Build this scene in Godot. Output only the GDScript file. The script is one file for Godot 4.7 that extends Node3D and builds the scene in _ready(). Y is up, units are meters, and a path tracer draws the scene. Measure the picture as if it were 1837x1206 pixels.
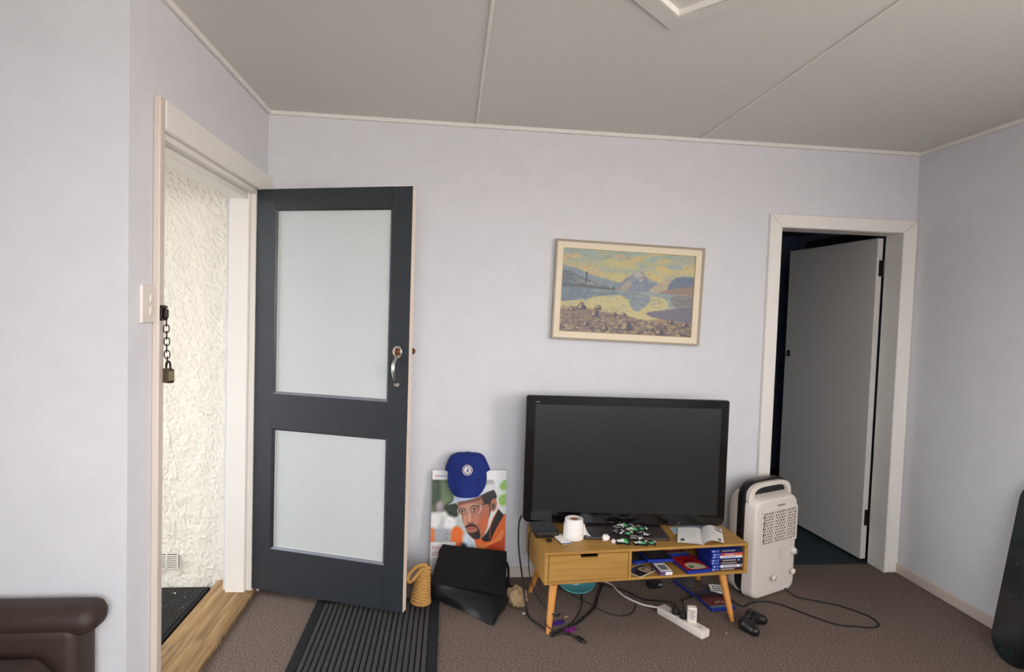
extends Node3D

# ---------------------------------------------------------------- settings
const H := 2.423          # ceiling height
const W := 3.573          # right wall
const NEAR := 1.281       # wall that faces the room, left of the entrance
const HATCH := 0.56         # side of the ceiling hatch
const REAR := 4.4         # wall behind the camera
var taken := {}
var sg := 0
var mats := {}
var rng := RandomNumberGenerator.new()

func _ready() -> void:
	rng.seed = 7
	set_camera()
	set_light()
	make_materials()
	build_shell()
	build_ceiling()
	build_front_entrance()
	build_front_door()
	build_second_doorway()
	build_outside()
	build_tv_cabinet()
	build_television()
	build_things_on_cabinet()
	build_things_in_cabinet()
	build_picture()
	build_corner_things()
	build_dehumidifier()
	build_power_strip()
	build_floor_things()
	build_board()
	build_armchair()

func set_camera() -> void:
	var yaw := 0.1027
	var pitch := -0.0410
	var roll := 0.0324
	var fwd := Vector3(sin(yaw) * cos(pitch), sin(pitch), -cos(yaw) * cos(pitch))
	var right := Vector3(cos(yaw), 0, sin(yaw))
	var up := right.cross(fwd)
	var r := right * cos(roll) + up * sin(roll)
	var u := -right * sin(roll) + up * cos(roll)
	var cam := Camera3D.new()
	cam.name = "camera"
	cam.transform = Transform3D(Basis(r, u, -fwd), Vector3(0.952, 1.4441, 3.1082))
	cam.fov = 59.923
	cam.near = 0.05
	cam.far = 100.0
	cam.current = true
	add_child(cam)

func set_light() -> void:
	var we := WorldEnvironment.new()
	we.name = "world_environment"
	var env := Environment.new()
	env.background_mode = Environment.BG_SKY
	var sky := Sky.new()
	var sm := ProceduralSkyMaterial.new()
	sm.sky_top_color = Color(0.90, 0.93, 0.97)
	sm.sky_horizon_color = Color(0.97, 0.98, 1.0)
	sm.sky_curve = 0.2
	sm.ground_horizon_color = Color(0.55, 0.55, 0.53)
	sm.ground_bottom_color = Color(0.4, 0.4, 0.38)
	sm.energy_multiplier = 9.5
	sky.sky_material = sm
	env.sky = sky
	env.ambient_light_source = Environment.AMBIENT_SOURCE_SKY
	env.tonemap_mode = Environment.TONE_MAPPER_LINEAR
	env.tonemap_exposure = 1.12
	env.sdfgi_enabled = true
	env.ssao_enabled = true
	env.ssil_enabled = true
	we.environment = env
	add_child(we)
	# area lights added inside two unseen windows, right and rear wall, boosting daylight
	for q in [["right_window_boost", Vector2(1.3, 1.15), Transform3D(Basis(Vector3.UP, PI / 2), Vector3(W - 0.02, 1.62, 3.55)), Color(1.0, 0.96, 0.92), 5.4], ["rear_window_boost", Vector2(1.7, 1.15), Transform3D(Basis(), Vector3(1.25, 1.62, REAR - 0.02)), Color(0.98, 0.985, 1.0), 3.0]]:
		var a := AreaLight3D.new()
		a.name = q[0]
		a.area_size = q[1]
		a.transform = q[2]
		a.light_color = q[3]
		a.light_energy = q[4]
		a.area_range = 12.0
		a.shadow_enabled = true
		add_child(a)

# ---------------------------------------------------------------- nodes
func numbered(called: String, where: Node) -> String:
	var key := str(where.get_instance_id()) + "/" + called
	taken[key] = taken.get(key, -1) + 1
	return called if taken[key] == 0 else "%s_%03d" % [called, taken[key]]

func tag(o: Node, label: String, category := "", group := "", kind := "") -> Node:
	if label: o.set_meta("label", label)
	if category: o.set_meta("category", category)
	if group: o.set_meta("group", group)
	if kind: o.set_meta("kind", kind)
	return o

func thing(called: String, label: String, category: String, xf := Transform3D(), group := "", kind := "") -> Node3D:
	var o := Node3D.new()
	o.name = numbered(called, self)
	o.transform = xf
	tag(o, label, category, group, kind)
	add_child(o)
	return o

func at(p: Vector3, turn := 0.0) -> Transform3D:
	return Transform3D(Basis(Vector3.UP, turn), p)

func part(called: String, s: SurfaceTool, m: Material, where: Node = null) -> MeshInstance3D:
	if where == null: where = self
	s.generate_normals()
	var o := MeshInstance3D.new()
	o.mesh = s.commit()
	o.material_override = null
	o.mesh.surface_set_material(0, m)
	o.name = numbered(called, where)
	o.cast_shadow = GeometryInstance3D.SHADOW_CASTING_SETTING_ON
	where.add_child(o)
	return o

func piece(called: String, mesh: Mesh, m: Material, where: Node, xf := Transform3D()) -> MeshInstance3D:
	var o := MeshInstance3D.new()
	o.mesh = mesh
	o.material_override = m
	o.transform = xf
	o.name = numbered(called, where)
	where.add_child(o)
	return o

func mesh_of(s: SurfaceTool) -> ArrayMesh:
	s.generate_normals()
	return s.commit()

func struct(called: String, label: String, category: String, s: SurfaceTool, m: Material) -> MeshInstance3D:
	var o := part(called, s, m, self)
	tag(o, label, category, "", "structure")
	return o

# ---------------------------------------------------------------- shapes
func sh() -> SurfaceTool:
	var s := SurfaceTool.new()
	s.begin(Mesh.PRIMITIVE_TRIANGLES)
	return s

# v: corners of triangles. fix: turn them so that the closed shape faces outwards.
func put(s: SurfaceTool, v: PackedVector3Array, uv := PackedVector2Array(), smooth := false, fix := true) -> void:
	var flip := false
	if fix:
		var c := Vector3.ZERO
		for p in v: c += p
		c /= maxi(1, v.size())
		var vol := 0.0
		for i in range(0, v.size(), 3):
			vol += (v[i] - c).dot((v[i + 1] - c).cross(v[i + 2] - c))
		flip = vol > 0.0
	sg += 1
	s.set_smooth_group(sg if smooth else -1)
	var has := uv.size() == v.size()
	for i in range(0, v.size(), 3):
		for k in ([0, 2, 1] if flip else [0, 1, 2]):
			s.set_uv(uv[i + k] if has else Vector2.ZERO)
			s.add_vertex(v[i + k])

func quadv(v: PackedVector3Array, a: Vector3, b: Vector3, c: Vector3, d: Vector3) -> void:
	v.append(a); v.append(b); v.append(c)
	v.append(a); v.append(c); v.append(d)

# picture plane: a top left, b top right, c bottom right, d bottom left as seen from its front
func panel(s: SurfaceTool, a: Vector3, b: Vector3, c: Vector3, d: Vector3) -> void:
	put(s, PackedVector3Array([a, b, c, a, c, d]), PackedVector2Array([Vector2(0, 0), Vector2(1, 0), Vector2(1, 1), Vector2(0, 0), Vector2(1, 1), Vector2(0, 1)]), false, false)

func box(s: SurfaceTool, c: Vector3, size: Vector3, bev := 0.0, b := Basis.IDENTITY) -> void:
	var h := size * 0.5
	bev = minf(bev, minf(h.x, minf(h.y, h.z)) * 0.98)
	var v := PackedVector3Array()
	if bev <= 0.0:
		for ax in 3:
			for sgn in [-1.0, 1.0]:
				var q := []
				for k in [[-1, -1], [1, -1], [1, 1], [-1, 1]]:
					var p := Vector3.ZERO
					p[ax] = sgn * h[ax]
					p[(ax + 1) % 3] = k[0] * h[(ax + 1) % 3]
					p[(ax + 2) % 3] = k[1] * h[(ax + 2) % 3]
					q.append(p)
				convex_quad(v, q)
	else:
		var g := h - Vector3.ONE * bev
		for ax in 3:
			var a1 := (ax + 1) % 3
			var a2 := (ax + 2) % 3
			for sgn in [-1.0, 1.0]:
				var q := []
				for k in [[-1, -1], [1, -1], [1, 1], [-1, 1]]:
					var p := Vector3.ZERO
					p[ax] = sgn * h[ax]
					p[a1] = k[0] * g[a1]
					p[a2] = k[1] * g[a2]
					q.append(p)
				convex_quad(v, q)
			for s1 in [-1.0, 1.0]:
				for s2 in [-1.0, 1.0]:
					var q := []
					for e in [[-1.0, true], [1.0, true], [1.0, false], [-1.0, false]]:
						var p := Vector3.ZERO
						p[ax] = e[0] * g[ax]
						p[a1] = s1 * (h[a1] if e[1] else g[a1])
						p[a2] = s2 * (g[a2] if e[1] else h[a2])
						q.append(p)
					convex_quad(v, q)
		for sx in [-1.0, 1.0]:
			for sy in [-1.0, 1.0]:
				for sz in [-1.0, 1.0]:
					var t := [Vector3(sx * h.x, sy * g.y, sz * g.z), Vector3(sx * g.x, sy * h.y, sz * g.z), Vector3(sx * g.x, sy * g.y, sz * h.z)]
					if (t[1] - t[0]).cross(t[2] - t[0]).dot(t[0]) > 0: t = [t[0], t[2], t[1]]
					for p in t: v.append(p)
	for i in v.size(): v[i] = b * v[i] + c
	put(s, v, PackedVector2Array(), false, false)

func convex_quad(v: PackedVector3Array, q: Array) -> void:
	var m: Vector3 = (q[0] + q[2]) * 0.5
	var n: Vector3 = (q[1] - q[0]).cross(q[2] - q[0])
	if n.dot(m) > 0: q.reverse()
	quadv(v, q[0], q[1], q[2], q[3])

# box by its limits
func bx(s: SurfaceTool, x0: float, x1: float, y0: float, y1: float, z0: float, z1: float, bev := 0.0) -> void:
	box(s, Vector3(x0 + x1, y0 + y1, z0 + z1) * 0.5, Vector3(absf(x1 - x0), absf(y1 - y0), absf(z1 - z0)), bev)

func loft(s: SurfaceTool, rings: Array, cap0 := true, cap1 := true, smooth := true, flatcaps := true) -> void:
	var v := PackedVector3Array()
	var uv := PackedVector2Array()
	var n: int = rings[0].size()
	var m := rings.size() - 1
	for i in m:
		for j in n:
			var k := (j + 1) % n
			quadv(v, rings[i][j], rings[i][k], rings[i + 1][k], rings[i + 1][j])
			var u0 := float(j) / n
			var u1 := float(j + 1) / n
			var w0 := float(i) / m
			var w1 := float(i + 1) / m
			for q in [Vector2(u0, w0), Vector2(u1, w0), Vector2(u1, w1), Vector2(u0, w0), Vector2(u1, w1), Vector2(u0, w1)]: uv.append(q)
	var caps := PackedVector3Array()
	for e in [[cap0, 0], [cap1, m]]:
		if e[0]:
			var r: Array = Array(rings[e[1]])
			var c := Vector3.ZERO
			for p in r: c += p
			c /= n
			for j in n:
				var k := (j + 1) % n
				if e[1] == 0: caps.append(c); caps.append(r[k]); caps.append(r[j])
				else: caps.append(c); caps.append(r[j]); caps.append(r[k])
	# one decision for sides and caps
	var all := v.duplicate()
	all.append_array(caps)
	var c0 := Vector3.ZERO
	for p in all: c0 += p
	c0 /= maxi(1, all.size())
	var vol := 0.0
	for i in range(0, all.size(), 3): vol += (all[i] - c0).dot((all[i + 1] - c0).cross(all[i + 2] - c0))
	if vol > 0:
		for i in range(0, v.size(), 3):
			var t := v[i + 1]; v[i + 1] = v[i + 2]; v[i + 2] = t
			var t2 := uv[i + 1]; uv[i + 1] = uv[i + 2]; uv[i + 2] = t2
		for i in range(0, caps.size(), 3):
			var t := caps[i + 1]; caps[i + 1] = caps[i + 2]; caps[i + 2] = t
	if flatcaps or not smooth:
		put(s, v, uv, smooth, false)
		put(s, caps, PackedVector2Array(), false, false)
	else:
		for i in caps.size(): uv.append(Vector2.ZERO)
		v.append_array(caps)
		put(s, v, uv, true, false)

func tube(s: SurfaceTool, pts: PackedVector3Array, r, sides := 8, caps := true) -> void:
	var rings := []
	var up := Vector3.UP
	var n := pts.size()
	for i in n:
		var t := (pts[mini(i + 1, n - 1)] - pts[maxi(i - 1, 0)]).normalized()
		var side := up.cross(t)
		if side.length() < 0.05: side = Vector3.RIGHT.cross(t)
		side = side.normalized()
		up = t.cross(side).normalized()
		var ring := PackedVector3Array()
		var rad: float = r[i] if r is Array or r is PackedFloat32Array else r
		for j in sides:
			var a := TAU * j / sides
			ring.append(pts[i] + (side * cos(a) + up * sin(a)) * rad)
		rings.append(ring)
	loft(s, rings, caps, caps)

func curve(pts: Array, step := 0.012) -> PackedVector3Array:
	var c := Curve3D.new()
	c.bake_interval = step
	var n := pts.size()
	for i in n:
		var t: Vector3 = (pts[mini(i + 1, n - 1)] - pts[maxi(i - 1, 0)]) / 6.0
		c.add_point(pts[i], -t, t)
	return c.get_baked_points()

func lathe(s: SurfaceTool, prof: Array, segs := 24, xf := Transform3D(), smooth := true) -> void:
	var rings := []
	for p in prof:
		var ring := PackedVector3Array()
		for j in segs:
			var a := TAU * j / segs
			ring.append(xf * Vector3(maxf(p.x, 0.00005) * cos(a), p.y, maxf(p.x, 0.00005) * sin(a)))
		rings.append(ring)
	loft(s, rings, true, true, smooth)

func rr(w: float, h: float, r: float, z: float, xf: Transform3D, n := 5) -> PackedVector3Array:
	var o := PackedVector3Array()
	r = clampf(r, 0.0005, minf(w, h) * 0.5 - 0.0001)
	for q in 4:
		var cx: float = (w * 0.5 - r) * [1, -1, -1, 1][q]
		var cy: float = (h * 0.5 - r) * [1, 1, -1, -1][q]
		for i in n + 1:
			var a := PI * 0.5 * (q + float(i) / n)
			o.append(xf * Vector3(cx + r * cos(a), cy + r * sin(a), z))
	return o

# slab with a rounded rectangular outline in x and y, from z 0 to d, its edges rounded by bev
func rslab(s: SurfaceTool, w: float, h: float, r: float, d: float, bev: float, xf := Transform3D(), n := 5) -> void:
	var rings := []
	if bev > 0.0:
		for k in 4:
			var a := PI * 0.5 * k / 3.0
			var i := bev * (1.0 - sin(a))
			rings.append(rr(w - 2 * i, h - 2 * i, r - i, bev * (1.0 - cos(a)), xf, n))
		for k in 4:
			var a := PI * 0.5 * k / 3.0
			var i := bev * (1.0 - cos(a))
			rings.append(rr(w - 2 * i, h - 2 * i, r - i, d - bev * (1.0 - sin(a)), xf, n))
	else:
		rings = [rr(w, h, r, 0, xf, n), rr(w, h, r, d, xf, n)]
	loft(s, rings, true, true, bev > 0.0)

# outline in x and y pushed along z from 0 to d
func extrude(s: SurfaceTool, poly: PackedVector2Array, d: float, xf := Transform3D(), smooth := false) -> void:
	var v := PackedVector3Array()
	var n := poly.size()
	var idx := Geometry2D.triangulate_polygon(poly)
	for i in range(0, idx.size(), 3):
		var a := poly[idx[i]]
		var b := poly[idx[i + 1]]
		var c := poly[idx[i + 2]]
		var area := (b - a).cross(c - a)
		var f := [a, c, b] if area > 0 else [a, b, c]
		for q in f: v.append(xf * Vector3(q.x, q.y, d))
		f.reverse()
		for q in f: v.append(xf * Vector3(q.x, q.y, 0))
	var total := 0.0
	for i in n: total += poly[i].cross(poly[(i + 1) % n])
	put(s, v, PackedVector2Array(), false, false)
	var w := PackedVector3Array()
	for i in n:
		var a := poly[i]
		var b := poly[(i + 1) % n]
		if total < 0:
			var t := a; a = b; b = t
		quadv(w, xf * Vector3(a.x, a.y, 0), xf * Vector3(a.x, a.y, d), xf * Vector3(b.x, b.y, d), xf * Vector3(b.x, b.y, 0))
	put(s, w, PackedVector2Array(), smooth, false)

func grid(s: SurfaceTool, nx: int, ny: int, f: Callable, flip := false) -> void:
	var pts := []
	for j in ny + 1:
		var row := PackedVector3Array()
		for i in nx + 1: row.append(f.call(float(i) / nx, float(j) / ny))
		pts.append(row)
	var v := PackedVector3Array()
	var uv := PackedVector2Array()
	for j in ny:
		for i in nx:
			var q := [Vector2i(i, j), Vector2i(i + 1, j), Vector2i(i + 1, j + 1), Vector2i(i, j), Vector2i(i + 1, j + 1), Vector2i(i, j + 1)]
			if flip: q = [q[0], q[2], q[1], q[3], q[5], q[4]]
			for k in q:
				v.append(pts[k.y][k.x])
				uv.append(Vector2(float(k.x) / nx, float(k.y) / ny))
	put(s, v, uv, true, false)

func ball(s: SurfaceTool, c: Vector3, r: Vector3, b := Basis.IDENTITY, nu := 16, nv := 10) -> void:
	var rings := []
	for j in nv + 1:
		var a := PI * j / nv
		var ring := PackedVector3Array()
		for i in nu:
			var t := TAU * i / nu
			ring.append(c + b * Vector3(r.x * maxf(sin(a), 0.002) * cos(t), -r.y * cos(a), r.z * maxf(sin(a), 0.002) * sin(t)))
		rings.append(ring)
	loft(s, rings, false, false)

func text(called: String, words: String, height: float, m: Material, where: Node, xf: Transform3D, bold := false) -> MeshInstance3D:
	var t := TextMesh.new()
	var f := SystemFont.new()
	f.font_names = PackedStringArray(["Droid Sans"])
	if bold: f.font_weight = 700
	t.font = f
	t.text = words
	t.font_size = 32
	t.pixel_size = height / 32.0 * 1.37
	t.depth = 0.0004
	t.horizontal_alignment = HORIZONTAL_ALIGNMENT_LEFT
	t.material = m
	var o := MeshInstance3D.new()
	o.mesh = t
	o.transform = xf
	o.name = numbered(called, where)
	where.add_child(o)
	return o

# ---------------------------------------------------------------- materials
func mat(col: Color, rough := 0.6, metal := 0.0, spec := 0.5) -> StandardMaterial3D:
	var m := StandardMaterial3D.new()
	m.albedo_color = col
	m.roughness = rough
	m.metallic = metal
	m.metallic_specular = spec
	return m

func c8(r: int, g: int, b: int) -> Color:
	return Color8(r, g, b)

func noise_image(w: int, h: int, sd: int, freq: float, octaves := 3, kind := FastNoiseLite.TYPE_SIMPLEX_SMOOTH, ridged := false) -> Image:
	var n := FastNoiseLite.new()
	n.seed = sd
	n.noise_type = kind
	n.frequency = freq
	n.fractal_octaves = octaves
	n.fractal_type = FastNoiseLite.FRACTAL_RIDGED if ridged else FastNoiseLite.FRACTAL_FBM
	return n.get_seamless_image(w, h)

func ramp_image(im: Image, cols: Array, offs: Array) -> Image:
	var g := Gradient.new()
	g.offsets = PackedFloat32Array(offs)
	g.colors = PackedColorArray(cols)
	var lut := PackedByteArray()
	for i in 256:
		var c := g.sample(i / 255.0)
		lut.append(int(c.r * 255)); lut.append(int(c.g * 255)); lut.append(int(c.b * 255))
	im.convert(Image.FORMAT_L8)
	var src := im.get_data()
	var out := PackedByteArray()
	out.resize(src.size() * 3)
	for i in src.size():
		var k := src[i] * 3
		out[i * 3] = lut[k]; out[i * 3 + 1] = lut[k + 1]; out[i * 3 + 2] = lut[k + 2]
	return Image.create_from_data(im.get_width(), im.get_height(), false, Image.FORMAT_RGB8, out)

func tex(im: Image) -> ImageTexture:
	return ImageTexture.create_from_image(im)

func tri(m: StandardMaterial3D, scale: Vector3, world := true) -> StandardMaterial3D:
	m.uv1_triplanar = true
	m.uv1_world_triplanar = world
	m.uv1_scale = scale
	return m

func bump(m: StandardMaterial3D, im: Image, cm: float) -> void:
	m.heightmap_enabled = true
	m.heightmap_texture = tex(im)
	m.heightmap_scale = cm

func picture_mat(im: Image, rough := 0.5) -> StandardMaterial3D:
	var m := mat(Color.WHITE, rough)
	m.albedo_texture = tex(im)
	m.texture_repeat = false
	return m

func make_materials() -> void:
	# painted walls: a roller nap
	var nap := noise_image(512, 512, 3, 0.05, 3)
	var tint := ramp_image(noise_image(256, 256, 5, 0.02, 4), [c8(215, 214, 217), c8(218, 217, 220)], [0.2, 0.8])
	var wall := mat(Color.WHITE, 0.55, 0, 0.35)
	wall.albedo_texture = tex(tint)
	bump(wall, nap, 0.025)
	mats.wall = tri(wall, Vector3.ONE * 1.3)
	var ceil_ := mat(c8(222, 219, 213), 0.85, 0, 0.3)
	bump(ceil_, nap, 0.03)
	mats.ceiling = tri(ceil_, Vector3.ONE * 2.0)
	mats.trim = mat(c8(233, 228, 220), 0.38)
	mats.trim_warm = mat(c8(208, 194, 182), 0.45)  # cream baseboards; also tones down the near entrance casing for dimmer light
	# carpet: short twisted pile of mixed browns
	var pile := ramp_image(noise_image(512, 512, 11, 0.16, 3), [c8(80, 67, 59), c8(112, 98, 89), c8(146, 132, 122)], [0.25, 0.5, 0.78])
	var carpet := mat(Color.WHITE, 0.95, 0, 0.2)
	carpet.albedo_texture = tex(pile)
	bump(carpet, noise_image(512, 512, 12, 0.16, 3), 0.12)
	mats.carpet = tri(carpet, Vector3.ONE * 1.7)
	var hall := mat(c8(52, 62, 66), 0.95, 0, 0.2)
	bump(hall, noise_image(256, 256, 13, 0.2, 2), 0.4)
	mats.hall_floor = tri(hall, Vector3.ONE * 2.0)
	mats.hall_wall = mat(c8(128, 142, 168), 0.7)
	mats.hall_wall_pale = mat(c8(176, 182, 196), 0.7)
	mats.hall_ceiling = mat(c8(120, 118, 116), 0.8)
	mats.brown_wood = mat(c8(92, 48, 34), 0.5)
	# door paint
	var dp := mat(c8(43, 47, 51), 0.42, 0, 0.45)
	bump(dp, noise_image(512, 512, 21, 0.03, 4), 0.03)
	mats.door_dark = tri(dp, Vector3(2, 2, 2), false)
	mats.door_bead = mat(c8(44, 47, 55), 0.28)
	mats.bead_worn = mat(c8(112, 114, 124), 0.4)
	mats.door_cream = mat(c8(232, 214, 198), 0.5)
	mats.putty = mat(c8(196, 196, 188), 0.6)
	var fr := mat(Color(0.84, 0.855, 0.85, 0.62), 0.32, 0, 0.5)
	fr.transparency = BaseMaterial3D.TRANSPARENCY_ALPHA
	bump(fr, noise_image(512, 512, 23, 0.09, 2), 0.12)
	mats.frosted = tri(fr, Vector3.ONE * 3.0, false)
	mats.leaf_white = mat(c8(202, 198, 193), 0.5)
	mats.chrome = mat(c8(215, 214, 208), 0.18, 1.0)
	mats.dark_metal = mat(c8(42, 36, 33), 0.42, 0.7)
	mats.brass = mat(c8(168, 122, 62), 0.35, 1.0)
	mats.copper = mat(c8(128, 84, 58), 0.4, 0.9)
	mats.steel = mat(c8(112, 104, 84), 0.42, 0.85)
	# stucco
	mats.stucco = mat(c8(238, 232, 218), 0.9, 0, 0.2)
	# weathered sill
	var g1 := noise_image(512, 48, 31, 0.035, 4)
	g1.resize(512, 512, Image.INTERPOLATE_CUBIC)
	var sill_im := ramp_image(g1, [c8(112, 88, 60), c8(146, 113, 72), c8(172, 140, 98)], [0.1, 0.5, 0.9])
	var sill := mat(Color.WHITE, 0.75)
	sill.albedo_texture = tex(sill_im)
	mats.sill = tri(sill, Vector3(1.6, 1.6, 0.9))
	# cabinet wood: grain runs along x
	var g2 := noise_image(40, 512, 41, 0.045, 4)
	g2.resize(512, 512, Image.INTERPOLATE_CUBIC)
	var oak_im := ramp_image(g2, [c8(160, 116, 52), c8(172, 129, 62), c8(180, 138, 70)], [0.1, 0.5, 0.95])
	var oak := mat(Color.WHITE, 0.5)
	oak.albedo_texture = tex(oak_im)
	mats.oak = tri(oak, Vector3(0.9, 1.8, 1.8), false)
	var leg := mat(c8(205, 138, 66), 0.4)
	mats.leg = leg
	mats.black_gloss = mat(c8(10, 10, 11), 0.12)
	mats.black_plastic = mat(c8(17, 17, 18), 0.38)
	mats.black_rubber = mat(c8(20, 20, 21), 0.6)
	mats.screen = mat(c8(36, 38, 38), 0.3, 0, 0.4)
	mats.white_plastic = mat(c8(222, 212, 202), 0.36)
	mats.white_paper = mat(c8(236, 232, 226), 0.8)
	mats.cardboard = mat(c8(150, 104, 70), 0.9)
	mats.grey_print = mat(c8(120, 118, 122), 0.7)
	mats.red_print = mat(c8(196, 72, 58), 0.7)
	mats.blue_print = mat(c8(62, 122, 190), 0.7)
	mats.dark_print = mat(c8(40, 40, 44), 0.7)
	var rub := mat(c8(36, 37, 39), 0.85, 0, 0.3)
	mats.mat_rubber = rub
	var ribm := mat(Color.WHITE, 0.95, 0, 0.2)
	ribm.albedo_texture = tex(ramp_image(noise_image(256, 256, 51, 0.25, 2), [c8(54, 53, 53), c8(92, 90, 88)], [0.2, 0.8]))
	bump(ribm, noise_image(256, 256, 52, 0.25, 2), 0.3)
	mats.mat_rib = tri(ribm, Vector3.ONE * 4.0)

# ---------------------------------------------------------------- room
func build_shell() -> void:
	var s := sh()
	bx(s, 0, W, -0.1, 0, -0.10, NEAR)
	bx(s, -2.6, W, -0.1, 0, NEAR, REAR)
	struct("floor", "brown flecked short pile carpet covering the living room floor", "floor", s, mats.carpet)
	s = sh()
	bx(s, -0.14, 2.745, 0, H, -0.12, 0)
	bx(s, 3.53, W + 0.13, 0, H, -0.12, 0)
	bx(s, 2.745, 3.53, 1.978, H, -0.12, 0)
	struct("wall_back", "pale lavender grey painted wall behind the television", "wall", s, mats.wall)
	s = sh()
	bx(s, -0.14, 0, 0, H, 0, 0.15)
	bx(s, -0.14, 0, 0, H, 1.125, NEAR)
	bx(s, -0.14, 0, 2.0, H, 0.15, 1.125)
	struct("wall_left", "pale painted wall around the front entrance", "wall", s, mats.wall)
	s = sh()
	bx(s, -2.6, -0.14, 0, H, NEAR - 0.14, NEAR)
	struct("wall_near", "pale painted wall facing the room left of the front entrance", "wall", s, mats.wall)
	s = sh()
	bx(s, W, W + 0.13, 0, H, 0, 2.85)
	bx(s, W, W + 0.13, 0, H, 4.25, REAR)
	bx(s, W, W + 0.13, 0, 1.0, 2.85, 4.25)
	bx(s, W, W + 0.13, 2.24, H, 2.85, 4.25)
	struct("wall_right", "pale grey painted wall right of the inner doorway", "wall", s, mats.wall)
	s = sh()
	bx(s, -2.7, -2.6, 0, H, NEAR - 0.14, REAR)
	struct("wall_far_left", "pale painted wall at the far left of the room, out of view", "wall", s, mats.wall)
	s = sh()
	bx(s, -2.7, 0.3, 0, H, REAR, REAR + 0.13)
	bx(s, 2.2, W + 0.13, 0, H, REAR, REAR + 0.13)
	bx(s, 0.3, 2.2, 0, 0.95, REAR, REAR + 0.13)
	bx(s, 0.3, 2.2, 2.25, H, REAR, REAR + 0.13)
	struct("wall_rear", "pale painted wall behind the viewer with the big window", "wall", s, mats.wall)
	var gm := mat(Color(0.95, 0.98, 1, 0.06), 0.02)
	gm.transparency = BaseMaterial3D.TRANSPARENCY_ALPHA
	for q in [["window_1", "white framed window in the rear wall, out of view", Transform3D(Basis(), Vector3(1.25, 0, REAR)), 1.9], ["window_2", "white framed window in the right wall, out of view", Transform3D(Basis(Vector3.UP, PI / 2), Vector3(W, 0, 3.55)), 1.4]]:
		var win := thing(q[0], q[1], "window", q[2], "", "structure")
		var hw: float = q[3] * 0.5
		s = sh()
		bx(s, -hw, hw, 0.95, 1.0, 0.03, 0.1)
		bx(s, -hw, hw, 2.2, 2.25, 0.03, 0.1)
		for x in [-hw, -0.025, hw - 0.05]: bx(s, x, x + 0.05, 1.0, 2.2, 0.03, 0.1)
		part("window_frame", s, mats.trim, win)
		for x in [-hw + 0.05, 0.025]:
			s = sh()
			bx(s, x, x + hw - 0.075, 1.0, 2.2, 0.06, 0.066)
			part("pane", s, gm, win)
	# beads where walls and ceiling meet
	var k := 0
	for b in [[0.0, W, 0.0, 0.018, "back wall"], [0.0, 0.018, 0.018, NEAR, "left wall"], [W - 0.018, W, 0.018, REAR, "right wall"], [-2.6, 0.0, NEAR, NEAR + 0.018, "near wall"]]:
		k += 1
		s = sh()
		bx(s, b[0], b[1], H - 0.021, H, b[2], b[3], 0.003)
		struct("trim_%d" % k, "thin white bead along the top of the " + b[4], "trim", s, mats.trim)
	s = sh()
	bx(s, 0, 0.012, 2.06, H - 0.021, 0, 0.012, 0.002)
	struct("trim_5", "thin white upright bead in the corner above the dark door", "trim", s, mats.wall)
	k = 0
	for b in [["back", 0.022, 2.688, 0.0, 0.013], ["right", W - 0.013, W, 0.0, REAR], ["near", -2.6, 0.0, NEAR, NEAR + 0.013]]:
		s = sh()
		bx(s, b[1], b[2], 0, 0.058, b[3], b[4], 0.004)
		struct("baseboard_" + b[0], "low cream baseboard along the %s wall" % b[0], "baseboard", s, mats.trim_warm)

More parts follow.
